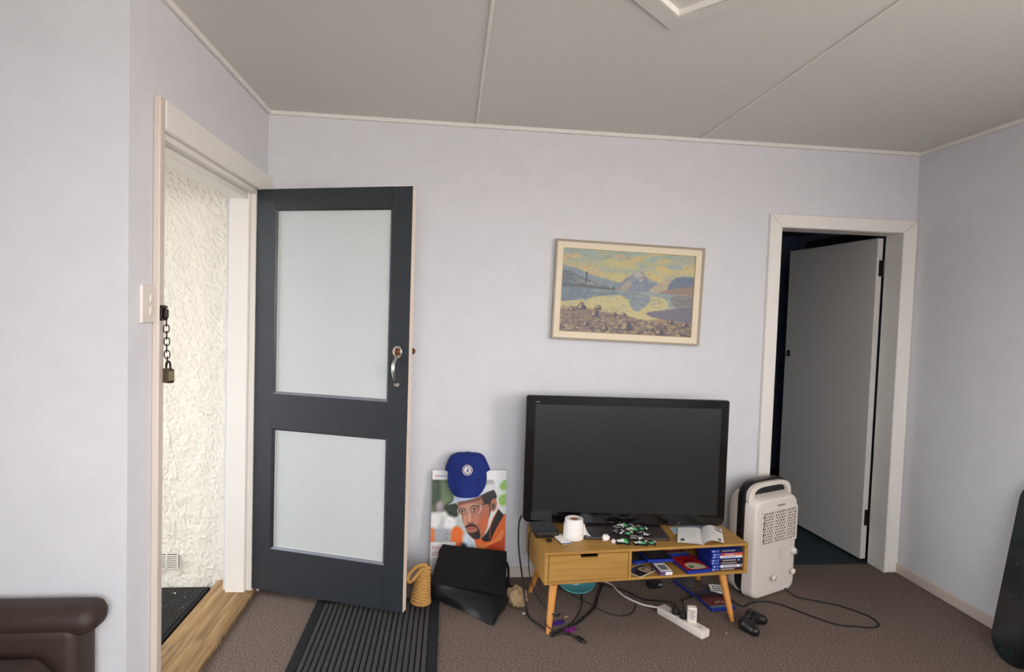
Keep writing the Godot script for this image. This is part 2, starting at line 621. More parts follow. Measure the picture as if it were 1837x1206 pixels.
func build_ceiling() -> void:
	var c := thing("ceiling", "off white ceiling of flat sheets with narrow joint strips", "ceiling", Transform3D(), "", "structure")
	var e: Array[float] = [-2.6, -1.35, -0.17, 1.05, 2.27, W]
	var hatch := Transform3D(Basis(Vector3.UP, deg_to_rad(-48.0)), Vector3(1.659, H, 1.154))
	for i in 5:
		var s := sh()
		if i == 3:
			# the sheet with the hatch opening
			var lo := e[i] + 0.001
			var hi := e[i + 1] - 0.001
			var out_ := [Vector2(lo, -0.02), Vector2(hi, -0.02), Vector2(hi, REAR), Vector2(lo, REAR)]
			var in_ := []
			for c2 in [Vector2(0.05, 0.05), Vector2(HATCH - 0.05, 0.05), Vector2(HATCH - 0.05, HATCH - 0.05), Vector2(0.05, HATCH - 0.05)]:
				var p3: Vector3 = hatch * Vector3(c2.x, 0, c2.y)
				in_.append(Vector2(p3.x, p3.z))
			var v := PackedVector3Array()
			for k in 4:
				for tr in [[out_[k], out_[(k + 1) % 4], in_[k]], [out_[(k + 1) % 4], in_[(k + 1) % 4], in_[k]]]:
					var ccw: bool = (tr[1] - tr[0]).cross(tr[2] - tr[0]) > 0
					var o3 := []
					for p in tr: o3.append(Vector3(p.x, H, p.y))
					if not ccw: o3.reverse()
					for p in o3: v.append(p)
			put(s, v, PackedVector2Array(), false, false)
		else:
			bx(s, e[i] + 0.001, e[i + 1] - 0.001, H, H + 0.012, (NEAR - 0.14 if i < 2 else -0.02), REAR)
		part("panel", s, mats.ceiling, c)
		if i > 0:
			s = sh()
			bx(s, e[i] - 0.006, e[i] + 0.006, H - 0.005, H, (NEAR if i < 3 else 0.018), REAR, 0.002)
			part("joint_strip", s, mats.trim, c)
	var r := sh()
	bx(r, -2.7, W + 0.13, H + 0.05, H + 0.14, NEAR - 0.14, REAR + 0.13)
	bx(r, -0.14, W + 0.13, H + 0.05, H + 0.14, -0.12, NEAR - 0.14)
	part("ceiling_backing", r, mats.ceiling, c)  # unseen slab added over the sheets to block light
	# square access hatch turned 45 degrees
	var h := thing("trim_6", "square white ceiling hatch frame set at an angle above the picture", "ceiling hatch", hatch, "", "structure")
	# local: x along one side, z along the other, both away from the corner nearest the back wall; y up from the ceiling face
	var f := 0.058
	for q in [[[0, 0], [HATCH, 0], [HATCH - f, f], [f, f]], [[HATCH, 0], [HATCH, HATCH], [HATCH - f, HATCH - f], [HATCH - f, f]], [[HATCH, HATCH], [0, HATCH], [f, HATCH - f], [HATCH - f, HATCH - f]], [[0, HATCH], [0, 0], [f, f], [f, HATCH - f]]]:
		var s := sh()
		var poly_ := PackedVector2Array()
		for p in q: poly_.append(Vector2(p[0], -p[1]))
		extrude(s, poly_, 0.007, Transform3D(Basis(Vector3.RIGHT, -PI / 2), Vector3(0, -0.007, 0)))
		part("frame_board", s, mats.ceiling, h)
	for q in [[f - 0.012, HATCH - f + 0.012, f - 0.012, f], [f - 0.012, HATCH - f + 0.012, HATCH - f, HATCH - f + 0.012], [f - 0.012, f, f, HATCH - f], [HATCH - f, HATCH - f + 0.012, f, HATCH - f]]:
		var s := sh()
		bx(s, q[0], q[1], -0.0065, 0.04, q[2], q[3])
		part("lining_board", s, mats.trim, h)
	var s2 := sh()
	bx(s2, f - 0.01, HATCH - f + 0.01, 0.020, 0.036, f - 0.01, HATCH - f + 0.01)
	part("hatch_lid", s2, mats.ceiling, h)

func build_front_entrance() -> void:
	# casing round the entrance, on the face of the left wall
	var t := thing("trim_7", "white painted casing and jambs around the front entrance", "door frame", Transform3D(), "", "structure")
	var s := sh()
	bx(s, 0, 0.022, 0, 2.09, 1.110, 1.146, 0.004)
	part("side_casing", s, mats.trim_warm, t)  # white casing in a darker tone: the dimmer light here is in its colour
	s = sh()
	bx(s, 0, 0.022, 1.992, 2.09, 0.004, 1.108, 0.004)
	part("head_casing", s, mats.trim, t)
	s = sh()
	bx(s, 0, 0.022, 0, 1.992, 0.004, 0.12, 0.004)
	part("side_casing", s, mats.trim, t)
	s = sh()
	bx(s, -0.12, -0.030, 0.02, 1.99, 0.13, 0.180, 0.003)
	bx(s, -0.030, -0.002, 0.02, 1.99, 0.13, 0.158, 0.002)
	part("hinge_jamb", s, mats.trim, t)
	s = sh()
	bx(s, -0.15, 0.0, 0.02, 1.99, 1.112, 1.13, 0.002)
	part("lock_jamb", s, mats.trim_warm, t)  # same dimmed tone as the near side casing
	s = sh()
	bx(s, -0.13, 0.0, 1.972, 2.0, 0.13, 1.13, 0.002)
	bx(s, -0.12, -0.035, 1.945, 1.972, 0.15, 1.115, 0.003)
	part("head_jamb", s, mats.trim, t)
	# worn timber sill
	s = sh()
	grid(s, 6, 60, func(u: float, v: float) -> Vector3:
		var x := lerpf(-0.205, 0.012, u)
		var z := lerpf(0.035, 1.112, v)
		var y := 0.026 + 0.002 * sin(v * 40.0 + u * 3.0) * sin(u * 5.0) - 0.006 * pow(absf(u * 2.0 - 1.0), 6.0)
		return Vector3(x, y, z), false)
	bx(s, -0.203, 0.010, -0.03, 0.018, 0.037, 1.110)
	struct("trim_8", "worn bare timber threshold sill of the front entrance", "threshold", s, mats.sill)
	# light switch
	var sw := thing("light_switch", "white two rocker light switch plate beside the front entrance", "light switch", Transform3D(Basis(Vector3.UP, PI / 2), Vector3(0.0, 1.433, 1.184)))
	s = sh()
	rslab(s, 0.078, 0.118, 0.004, 0.011, 0.003)
	part("plate", s, mats.white_plastic, sw)
	for y in [0.017, -0.021]:
		s = sh()
		rslab(s, 0.02, 0.026, 0.003, 0.006, 0.002, Transform3D(Basis(Vector3.RIGHT, 0.12), Vector3(0.012, y, 0.0095)))
		part("rocker", s, mats.white_plastic, sw)
	# door chain with its padlock
	var ch := thing("door_chain", "dark rusty security chain hanging from a bracket on the front entrance casing", "chain", Transform3D(Basis(), Vector3(0.0225, 1.405, 1.126)))
	s = sh()
	box(s, Vector3(0.002, 0, 0.0), Vector3(0.006, 0.05, 0.03), 0.002)
	box(s, Vector3(0.010, -0.002, -0.002), Vector3(0.014, 0.032, 0.018), 0.004)
	for y in [0.019, -0.019]: box(s, Vector3(0.007, y, 0.0), Vector3(0.006, 0.008, 0.034), 0.002)
	part("bracket", s, mats.dark_metal, ch)
	var link := sh()
	var ring := []
	for i in 28:
		var a := TAU * (i + 0.5) / 24.0
		ring.append(Vector3(0.0078 * cos(a), 0.0105 * sin(a) + signf(sin(a)) * 0.003, 0))
	tube(link, PackedVector3Array(ring), 0.0019, 6, false)
	var lm := mesh_of(link)
	for i in 7:
		var x := Transform3D(Basis(Vector3.UP, (PI / 2 + 0.44) if i % 2 == 0 else 0.44), Vector3(0.012 + 0.0005 * i, -0.030 - 0.0208 * i, -0.003 + 0.001 * sin(i * 2.0)))
		piece("link", lm, mats.dark_metal, ch, x)
	var pl := thing("padlock", "tarnished padlock hanging at the end of the door chain", "padlock", Transform3D(Basis(Vector3.UP, -0.70), Vector3(0.040, 1.181, 1.120)))
	s = sh()
	extrude(s, PackedVector2Array([Vector2(-0.021, 0.006), Vector2(-0.016, -0.002), Vector2(0.016, -0.002), Vector2(0.021, 0.006), Vector2(0.021, 0.036), Vector2(0.016, 0.044), Vector2(-0.016, 0.044), Vector2(-0.021, 0.036)]), 0.018, Transform3D(Basis(), Vector3(0, 0, -0.009)))
	part("lock_body", s, mats.steel, pl)
	s = sh()
	tube(s, curve([Vector3(-0.013, 0.04, 0), Vector3(-0.013, 0.056, 0), Vector3(-0.006, 0.066, 0), Vector3(0.006, 0.066, 0), Vector3(0.013, 0.056, 0), Vector3(0.013, 0.04, 0)], 0.004), 0.0035, 8)
	part("shackle", s, mats.dark_metal, pl)

func build_front_door() -> void:
	var d := thing("door_1", "open dark slate front door with two frosted glass panels", "door", at(Vector3(0.0, 0, 0.163), -0.3416), "", "structure")
	var L := 0.806
	var rails := [[0.037, 0.247], [0.845, 1.012], [1.903, 1.995]]
	for u in [[0.0, 0.100], [0.708, L]]:
		var s := sh()
		bx(s, u[0], u[1], 0.037, 1.995, -0.034, 0.0, 0.0015)
		part("stile", s, mats.door_dark, d)
	for r in rails:
		var s := sh()
		bx(s, 0.0995, 0.7085, r[0], r[1], -0.034, -0.0003)
		part("rail", s, mats.door_dark, d)
	var s := sh()
	bx(s, L, L + 0.0018, 0.037, 1.995, -0.036, -0.0015, 0.0006)
	for u in [[0.0, 0.100], [0.708, L]]: bx(s, u[0], u[1], 0.037, 1.995, -0.036, -0.034)
	for r in rails: bx(s, 0.1, 0.708, r[0], r[1], -0.036, -0.034)
	tag(part("painted_edge", s, mats.door_cream, d), "cream painted edge and back face")
	for g in [[1.012, 1.903], [0.247, 0.845]]:
		s = sh()
		bx(s, 0.1, 0.708, g[0], g[1], -0.021, -0.015)
		tag(part("glass_pane", s, mats.frosted, d), "frosted glass pane")
		var u0 := 0.1
		var u1 := 0.708
		var b := 0.012
		# sloping glazing beads with a pale line of putty
		for q in [[Vector3(u0, g[0], 0), Vector3(u1, g[0], 0), Vector3(0, 1, 0)], [Vector3(u1, g[1], 0), Vector3(u0, g[1], 0), Vector3(0, -1, 0)], [Vector3(u0, g[1], 0), Vector3(u0, g[0], 0), Vector3(1, 0, 0)], [Vector3(u1, g[0], 0), Vector3(u1, g[1], 0), Vector3(-1, 0, 0)]]:
			var n: Vector3 = q[2]
			var p: Vector3 = q[0]
			var e: Vector3 = q[1]
			var along := (e - p).normalized()
			s = sh()
			var r0 := [p + Vector3(0, 0, -0.002), p + n * 0.002 + Vector3(0, 0, -0.002), p + n * b + along * b + Vector3(0, 0, -0.011), p + n * b + along * b + Vector3(0, 0, -0.015), p + Vector3(0, 0, -0.015)]
			var r1 := [e + Vector3(0, 0, -0.002), e + n * 0.002 + Vector3(0, 0, -0.002), e + n * b - along * b + Vector3(0, 0, -0.011), e + n * b - along * b + Vector3(0, 0, -0.015), e + Vector3(0, 0, -0.015)]
			loft(s, [PackedVector3Array(r0), PackedVector3Array(r1)], true, true, false)
			part("glazing_bead", s, mats.bead_worn if n.y > 0.5 else mats.door_bead, d)
			s = sh()
			var m := (p + e) * 0.5 + n * (b + 0.0015) + Vector3(0, 0, -0.0135)
			var sz := Vector3(absf(e.x - p.x) - 2 * b, absf(e.y - p.y) - 2 * b, 0.004)
			sz.x = maxf(sz.x, 0.004)
			sz.y = maxf(sz.y, 0.004)
			box(s, m, sz)
			part("putty_line", s, mats.putty, d)
	# pull handle with its lock
	var hx := 0.752
	var pull := part("pull_handle", chrome_pull(hx), mats.chrome, d)
	tag(pull, "chrome pull handle")
	s = sh()
	lathe(s, [Vector2(0, 0.0), Vector2(0.0145, 0), Vector2(0.0145, 0.006), Vector2(0.011, 0.009), Vector2(0, 0.009)], 20, Transform3D(Basis(Vector3.RIGHT, PI / 2), Vector3(hx, 1.246, 0.004)))
	part("lock_cylinder", s, mats.copper, pull)
	s = sh()
	box(s, Vector3(hx, 1.246, 0.0135), Vector3(0.002, 0.009, 0.001))
	part("keyhole", s, mats.dark_metal, pull)
	# night latch knob on the back
	s = sh()
	var back := Transform3D(Basis(Vector3.RIGHT, -PI / 2), Vector3(0.797, 1.248, -0.036))
	lathe(s, [Vector2(0, 0), Vector2(0.019, 0.0), Vector2(0.019, 0.004), Vector2(0.015, 0.010), Vector2(0.012, 0.014), Vector2(0, 0.014)], 20, back)
	var latch := part("latch", s, mats.dark_metal, d)
	tag(latch, "brass latch knob on the back edge")
	s = sh()
	lathe(s, [Vector2(0, 0.013), Vector2(0.012, 0.013), Vector2(0.014, 0.03), Vector2(0.012, 0.034), Vector2(0, 0.034)], 16, back)
	part("knob", s, mats.brass, latch)

func chrome_pull(hx: float) -> SurfaceTool:
	var s := sh()
	# rounded shield plate round the lock, wider at its top
	var o := PackedVector2Array()
	for i in 28:
		var a := TAU * i / 28.0
		var w := 0.0235 if sin(a) > -0.2 else 0.0235 * (1.0 + 0.42 * (sin(a) + 0.2))
		o.append(Vector2(hx + w * signf(cos(a)) * pow(absf(cos(a)), 0.8), 1.244 + 0.029 * sin(a)))
	extrude(s, o, 0.004, Transform3D(), true)
	lathe(s, [Vector2(0.0150, 0.003), Vector2(0.0215, 0.003), Vector2(0.020, 0.0085), Vector2(0.0165, 0.0085), Vector2(0.0150, 0.003)], 24, Transform3D(Basis(Vector3.RIGHT, PI / 2), Vector3(hx, 1.246, 0)))
	var p := curve([Vector3(hx, 1.222, 0.004), Vector3(hx - 0.002, 1.208, 0.020), Vector3(hx - 0.004, 1.185, 0.034), Vector3(hx - 0.003, 1.155, 0.036), Vector3(hx - 0.001, 1.125, 0.026), Vector3(hx, 1.106, 0.010), Vector3(hx, 1.100, 0.003)], 0.006)
	var r := []
	for i in p.size():
		var t := float(i) / (p.size() - 1)
		r.append(lerpf(0.0085, 0.0045, t) + 0.002 * sin(t * PI))
	tube(s, p, r, 12)
	var foot := PackedVector2Array()
	for i in 20: foot.append(Vector2(hx + 0.013 * cos(TAU * i / 20.0), 1.096 + 0.009 * sin(TAU * i / 20.0)))
	extrude(s, foot, 0.004, Transform3D(), true)
	return s

func build_second_doorway() -> void:
	var t := thing("trim_9", "wide white casing and jambs around the inner doorway on the right", "door frame", Transform3D(), "", "structure")
	for q in [["side_casing", [2.688, 0, 2.761, 0, 2.761, 1.962, 2.688, 2.036]], ["side_casing", [3.489, 0, W - 0.001, 0, W - 0.001, 2.038, 3.489, 1.964]], ["head_casing", [2.6885, 2.0365, 2.7615, 1.9625, 3.4885, 1.9645, W - 0.0015, 2.0385]]]:
		var poly := PackedVector2Array()
		for i in 4: poly.append(Vector2(q[1][i * 2], q[1][i * 2 + 1]))
		var s := sh()
		extrude(s, poly, 0.014)
		var inner := PackedVector2Array()
		var c := Vector2.ZERO
		for p in poly: c += p / 4.0
		for p in poly: inner.append(Vector2(p.x + clampf(c.x - p.x, -0.004, 0.004), p.y + clampf(c.y - p.y, -0.004, 0.004)))
		var r0 := PackedVector3Array()
		var r1 := PackedVector3Array()
		for i in 4:
			r0.append(Vector3(poly[i].x, poly[i].y, 0.0139))
			r1.append(Vector3(inner[i].x, inner[i].y, 0.019))
		loft(s, [r0, r1], false, true, false)
		part(q[0], s, mats.trim, t)
	var s := sh()
	bx(s, 2.745, 2.762, 0, 1.978, -0.125, 0)
	part("side_jamb", s, mats.trim, t)
	s = sh()
	bx(s, 3.489, 3.53, 0, 1.978, -0.12, 0)
	part("side_jamb", s, mats.trim, t)
	s = sh()
	bx(s, 2.762, 3.489, 1.963, 1.978, -0.125, 0)
	part("head_jamb", s, mats.trim, t)
	# the leaf, opened away into the hall. local x runs along the leaf, z faces the opening
	var d := thing("door_2", "plain pale flush door standing open into the dark hall", "door", Transform3D(Basis(Vector3(-0.0760, 0, -0.9971), Vector3.UP, Vector3(-0.9971, 0, 0.0760)), Vector3(3.4450, 0, -0.128)), "", "structure")
	s = sh()
	bx(s, 0, 0.805, 0.02, 1.952, -0.037, 0, 0.0015)
	part("leaf", s, mats.leaf_white, d)
	for y in [1.774, 0.273]:
		s = sh()
		lathe(s, [Vector2(0.0055, -0.05), Vector2(0.0055, 0.05)], 10, Transform3D(Basis(), Vector3(-0.006, y, -0.040)))
		bx(s, -0.003, 0.0, y - 0.048, y + 0.048, -0.040, -0.014, 0.0005)
		bx(s, -0.010, -0.003, y - 0.048, y + 0.048, -0.0435, -0.040, 0.0005)
		part("hinge", s, mats.dark_metal, d)
	s = sh()
	rslab(s, 0.03, 0.045, 0.004, 0.006, 0.001, Transform3D(Basis(), Vector3(0.765, 1.211, 0)))
	var lv := part("lever_handle", s, mats.dark_metal, d)
	s = sh()
	tube(s, curve([Vector3(0.765, 1.211, 0.0), Vector3(0.765, 1.211, 0.04), Vector3(0.755, 1.211, 0.048), Vector3(0.715, 1.209, 0.046)], 0.006), 0.0055, 10)
	part("lever", s, mats.chrome, lv)
	# hall beyond
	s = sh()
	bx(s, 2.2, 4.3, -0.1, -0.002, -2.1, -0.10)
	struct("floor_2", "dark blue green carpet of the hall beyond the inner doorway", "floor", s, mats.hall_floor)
	s = sh()
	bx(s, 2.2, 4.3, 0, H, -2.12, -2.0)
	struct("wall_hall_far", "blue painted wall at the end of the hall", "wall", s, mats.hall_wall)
	s = sh()
	bx(s, 4.13, 4.3, 0, H, -2.0, -0.12)
	bx(s, 3.703, 4.3, 0, H, -0.12, 0.0)
	struct("wall_hall_right", "paler blue wall on the right of the hall", "wall", s, mats.hall_wall_pale)
	s = sh()
	bx(s, 2.08, 2.2, 0, H, -2.12, -0.12)
	struct("wall_hall_left", "blue wall on the left of the hall, out of view", "wall", s, mats.hall_wall)
	s = sh()
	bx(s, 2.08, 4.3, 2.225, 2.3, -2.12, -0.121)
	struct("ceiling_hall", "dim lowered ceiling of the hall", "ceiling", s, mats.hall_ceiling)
	s = sh()
	bx(s, 2.2, 4.13, 0, 0.075, -2.0, -1.985, 0.003)
	struct("baseboard_hall", "dark brown baseboard at the foot of the blue hall wall", "baseboard", s, mats.brown_wood)
	s = sh()
	bx(s, 4.108, 4.13, 2.10, 2.16, -1.9, -0.6, 0.003)
	struct("trim_10", "dark red brown timber door head high on the hall wall", "trim", s, mats.brown_wood)

func build_outside() -> void:
	# roughcast plaster in relief
	var n1 := FastNoiseLite.new()
	n1.seed = 5
	n1.frequency = 25.0
	n1.fractal_type = FastNoiseLite.FRACTAL_RIDGED
	n1.fractal_octaves = 2
	n1.domain_warp_enabled = true
	n1.domain_warp_amplitude = 0.03
	n1.domain_warp_frequency = 7.0
	var n2 := FastNoiseLite.new()
	n2.seed = 9
	n2.frequency = 30.0
	var s := sh()
	var f := func(x: float, y: float) -> float:
		# trowelled coat: broken ridges and short sharp furrows
		var r := n1.get_noise_2d(x, y * 0.8)
		var broken := smoothstep(-0.15, 0.35, n2.get_noise_2d(x * 0.35 + 3.0, y * 0.35))
		return 0.0050 * smoothstep(0.3, 0.92, r) * broken - 0.0042 * smoothstep(0.3, 0.85, n1.get_noise_2d(x * 0.9 + 5.0, y * 0.7)) * (1.0 - broken) + 0.0008 * n2.get_noise_2d(x * 2.0, y * 2.0)
	grid(s, 170, 440, func(u: float, v: float) -> Vector3:
		var x := lerpf(-0.90, -0.141, u)
		var y := lerpf(2.42, -0.03, v)
		return Vector3(x, y, 0.028 + f.call(x, y)))
	bx(s, -3.0, -0.141, -0.03, H, -0.1, 0.022)
	struct("wall_outside", "cream roughcast plaster wall of the porch seen through the front entrance", "wall", s, mats.stucco)
	s = sh()
	bx(s, -6.0, -0.14, -0.12, -0.03, -5.0, NEAR - 0.14)
	struct("ground", "pale concrete of the porch and yard", "ground", s, mat(c8(160, 156, 148), 0.9))
	s = sh()
	bx(s, -1.6, -0.14, 2.12, 2.2, 0.03, NEAR - 0.14)
	struct("ceiling_porch", "white eave lining above the porch", "ceiling", s, mats.trim)
	var v := thing("air_vent", "cream slotted air brick low in the roughcast porch wall", "vent", Transform3D(Basis(), Vector3(-0.512, 0.122, 0.034)))
	s = sh()
	bx(s, -0.112, 0.112, -0.034, 0.034, -0.004, 0.0, 0.0)
	part("backing", s, mats.black_rubber, v)
	for k in 7:
		s = sh()
		bx(s, -0.112 + 0.0005, 0.112, -0.034 + 0.0105 * k - 0.0035, -0.034 + 0.0105 * k + 0.0025, 0.0, 0.006, 0.001)
		part("slat", s, mats.stucco, v)
	for k in 5:
		s = sh()
		bx(s, -0.116 + 0.0555 * k, -0.110 + 0.0555 * k, -0.036, 0.036, 0.0, 0.007, 0.001)
		part("rib", s, mats.stucco, v)
	door_mat("outdoor_mat", "black ribbed outdoor mat strewn with grit beyond the threshold sill", Transform3D(Basis(), Vector3(-0.60, -0.03, 0.56)), 0.74, 0.98, 0.0135, 0.030, mats.mat_rubber, mats.mat_rib, false)
	s = sh()
	for i in 60:
		var p := Vector3(-0.60 + rng.randf_range(-0.33, 0.35), 0.0085, 0.56 + rng.randf_range(-0.46, 0.4))
		box(s, p, Vector3(0.006, 0.003, 0.004) * rng.randf_range(0.5, 1.3), 0.0008, Basis(Vector3.UP, rng.randf() * TAU))
	tag(part("grit", s, mats.white_paper, self), "pale grit and leaf crumbs scattered on the outdoor mat", "grit", "", "stuff")
	door_mat("door_mat", "charcoal ribbed indoor door mat under the open slate door", Transform3D(Basis(Vector3.UP, 0.004), Vector3(0.633, 0.0, 0.81)), 0.592, 1.15, 0.0235, 0.006, mats.mat_rubber, mats.mat_rib, true)

func door_mat(called: String, label: String, xf: Transform3D, w: float, l: float, pitch: float, lift: float, m1: Material, m2: Material, wide_edge: bool) -> void:
	var t := thing(called, label, "door mat", xf)
	var s := sh()
	var e := 0.042 if wide_edge else 0.02
	box(s, Vector3(0, lift * 0.5, 0), Vector3(w - 2 * e + 0.004, lift, l - 2 * e + 0.004))
	part("base", s, m1, t)
	for q in [[-w / 2, -w / 2 + e, -l / 2, l / 2], [w / 2 - e, w / 2, -l / 2, l / 2], [-w / 2 + e, w / 2 - e, -l / 2, -l / 2 + e], [-w / 2 + e, w / 2 - e, l / 2 - e, l / 2]]:
		s = sh()
		bx(s, q[0], q[1], 0, lift + 0.003, q[2], q[3], 0.002)
		part("border", s, m1, t)
	var n := int((w - 2 * e) / pitch)
	var step := (w - 2 * e) / n
	s = sh()
	box(s, Vector3.ZERO, Vector3(step * 0.72, 0.008, l - 2 * e - 0.004), 0.003)
	var rm := mesh_of(s)
	for i in n:
		piece("rib", rm, m2, t, Transform3D(Basis(), Vector3(-w / 2 + e + step * (i + 0.5), lift + 0.003, 0)))

# ---------------------------------------------------------------- television cabinet
var cab := Transform3D(Basis(Vector3.UP, 0.0918), Vector3(1.396, 0, 0.56))   # front left foot of the cabinet box; x along its front, z towards the viewer
const CW := 1.014
const CD := 0.37
const CB := 0.217
const CT := 0.365

func cabinet_spot(p: Vector3) -> Vector3:
	return cab.affine_inverse() * p

func build_tv_cabinet() -> void:
	var t := thing("tv_cabinet", "low honey coloured wooden TV cabinet with one drawer and splayed legs", "TV cabinet", cab)
	var e := 0.0125
	var s := sh()
	bx(s, 0, CW, CT - e, CT, -CD, 0, 0.0015)
	part("top", s, mats.oak, t)
	s = sh()
	bx(s, 0, CW, CB, CB + e, -CD, 0, 0.0015)
	part("bottom", s, mats.oak, t)
	for x in [0.0, CW - 0.018]:
		s = sh()
		bx(s, x, x + 0.018, CB + e, CT - e, -CD, 0, 0.001)
		part("side", s, mats.oak, t)
	s = sh()
	bx(s, 0.402, 0.416, CB + e, CT - e, -CD, 0, 0.001)
	part("divider", s, mats.oak, t)
	s = sh()
	bx(s, 0.018, CW - 0.018, CB + e, CT - e, -CD, -CD + 0.008)
	part("back", s, mats.oak, t)
	# drawer, with a finger slot cut in the upper edge of its front
	s = sh()
	var y0 := CB + e + 0.0025
	var y1 := CT - e - 0.0025
	var f := PackedVector2Array([Vector2(0.0205, y0), Vector2(0.3995, y0), Vector2(0.3995, y1), Vector2(0.252, y1), Vector2(0.252, y1 - 0.011), Vector2(0.247, y1 - 0.016), Vector2(0.173, y1 - 0.016), Vector2(0.168, y1 - 0.011), Vector2(0.168, y1), Vector2(0.0205, y1)])
	extrude(s, f, 0.016, Transform3D(Basis(), Vector3(0, 0, -0.017)))
	var dr := part("drawer", s, mats.oak, t)
	s = sh()
	bx(s, 0.03, 0.39, y0 + 0.005, y0 + 0.01, -0.34, -0.02)
	bx(s, 0.03, 0.036, y0 + 0.005, y1 - 0.02, -0.34, -0.02)
	bx(s, 0.384, 0.39, y0 + 0.005, y1 - 0.02, -0.34, -0.02)
	bx(s, 0.03, 0.39, y0 + 0.005, y1 - 0.02, -0.346, -0.34)
	part("drawer_box", s, mats.brown_wood, dr)
	for q in [[Vector3(0.062, CB, -0.055), Vector3(0.026, 0, 0.006)], [Vector3(0.905, CB, -0.05), Vector3(0.932, 0, 0.022)], [Vector3(0.075, CB, -0.31), Vector3(0.03, 0, -0.385)], [Vector3(0.935, CB, -0.31), Vector3(0.975, 0, -0.385)]]:
		s = sh()
		var rings := []
		for k in 7:
			var u := k / 6.0
			var rad := lerpf(0.0205, 0.0125, u) * (1.0 if k < 6 else 0.85)
			var c: Vector3 = q[0].lerp(q[1], u)
			var ring := PackedVector3Array()
			for j in 20: ring.append(c + Vector3(cos(TAU * j / 20), 0, sin(TAU * j / 20)) * rad)
			rings.append(ring)
		loft(s, rings)
		part("leg", s, mats.leg, t)
	s = sh()
	lathe(s, [Vector2(0, 0), Vector2(0.007, 0), Vector2(0.006, 0.003), Vector2(0, 0.0032)], 14, Transform3D(Basis(Vector3.RIGHT, 1.2), Vector3(0.055, CB - 0.012, -0.031)))
	part("bolt_head", s, mats.chrome, t)

func build_television() -> void:
	var w := 1.034
	var xf := Transform3D(Basis(Vector3.UP, -0.0677), Vector3(1.850, CT, 0.255))
	var t := thing("television", "large black flat television with a dark grey blank screen", "television", xf)
	var y0 := 0.018
	var y1 := 0.665
	var hc := (y0 + y1) * 0.5
	var hh := y1 - y0
	# rim: outline with larger radii below than above
	var s := sh()
	var rings := []
	for q in [[-0.034, 0.006], [-0.030, 0.0], [0.0, 0.0], [0.004, 0.0035]]: rings.append(tv_outline(w, y0, y1, q[1], q[0]))
	loft(s, rings)
	part("casing", s, mats.black_gloss, t)
	var sx0 := -w / 2 + 0.046
	var sx1 := w / 2 - 0.042
	var sy0 := y0 + 0.058
	var sy1 := y1 - 0.044
	s = sh()
	bx(s, sx0, sx1, sy0, sy1, 0.0035, 0.0048)
	tag(part("screen", s, mats.screen, t), "dark grey blank screen")
	s = sh()
	rslab(s, 0.86, 0.5, 0.04, 0.05, 0.02, Transform3D(Basis(), Vector3(0, hc - 0.01, -0.082)))
	part("back_cover", s, mats.black_plastic, t)
	s = sh()
	bx(s, sx0 + 0.001, sx0 + 0.021, sy1 + 0.0105, sy1 + 0.0145, 0.0036, 0.0046)
	tag(part("badge", s, mats.grey_print, t), "tiny grey badge")
	s = sh()
	tube(s, curve([Vector3(-0.055, 0.062, 0.004), Vector3(-0.02, 0.054, 0.006), Vector3(0.02, 0.054, 0.006), Vector3(0.055, 0.063, 0.004)]), 0.0035, 8)
	tag(part("badge", s, mats.dark_metal, t), "curved dark badge under the screen")
	for x in [-0.02, 0.0, 0.235, 0.28]:
		s = sh()
		box(s, Vector3(x, y0 + 0.012, 0.0042), Vector3(0.012 if x > 0.1 else 0.006, 0.003, 0.001), 0.0004)
		part("indicator", s, mats.grey_print, t)
	s = sh()
	bx(s, -0.12, 0.12, 0.012, 0.12, -0.06, -0.034, 0.004)
	part("neck", s, mats.black_gloss, t)
	s = sh()
	rslab(s, 0.42, 0.30, 0.012, 0.012, 0.003, Transform3D(Basis(Vector3.RIGHT, -PI / 2), Vector3(-0.02, 0.0005, 0.018)))
	var st := mat(c8(52, 44, 42), 0.22)
	tag(part("stand_plate", s, st, t), "flat glossy dark stand plate")

func tv_outline(w: float, y0: float, y1: float, inset: float, z: float) -> PackedVector3Array:
	var o := PackedVector3Array()
	var x := w * 0.5 - inset
	for q in 4:
		var r := (0.012 if q < 2 else 0.034) - inset * 0.5
		var cx: float = (x - r) * [1, -1, -1, 1][q]
		var cy: float = (y1 - inset - r) if q < 2 else (y0 + inset + r)
		for i in 7:
			var a := PI * 0.5 * (q + i / 6.0)
			o.append(Vector3(cx + r * cos(a), cy + r * sin(a), z))
	return o

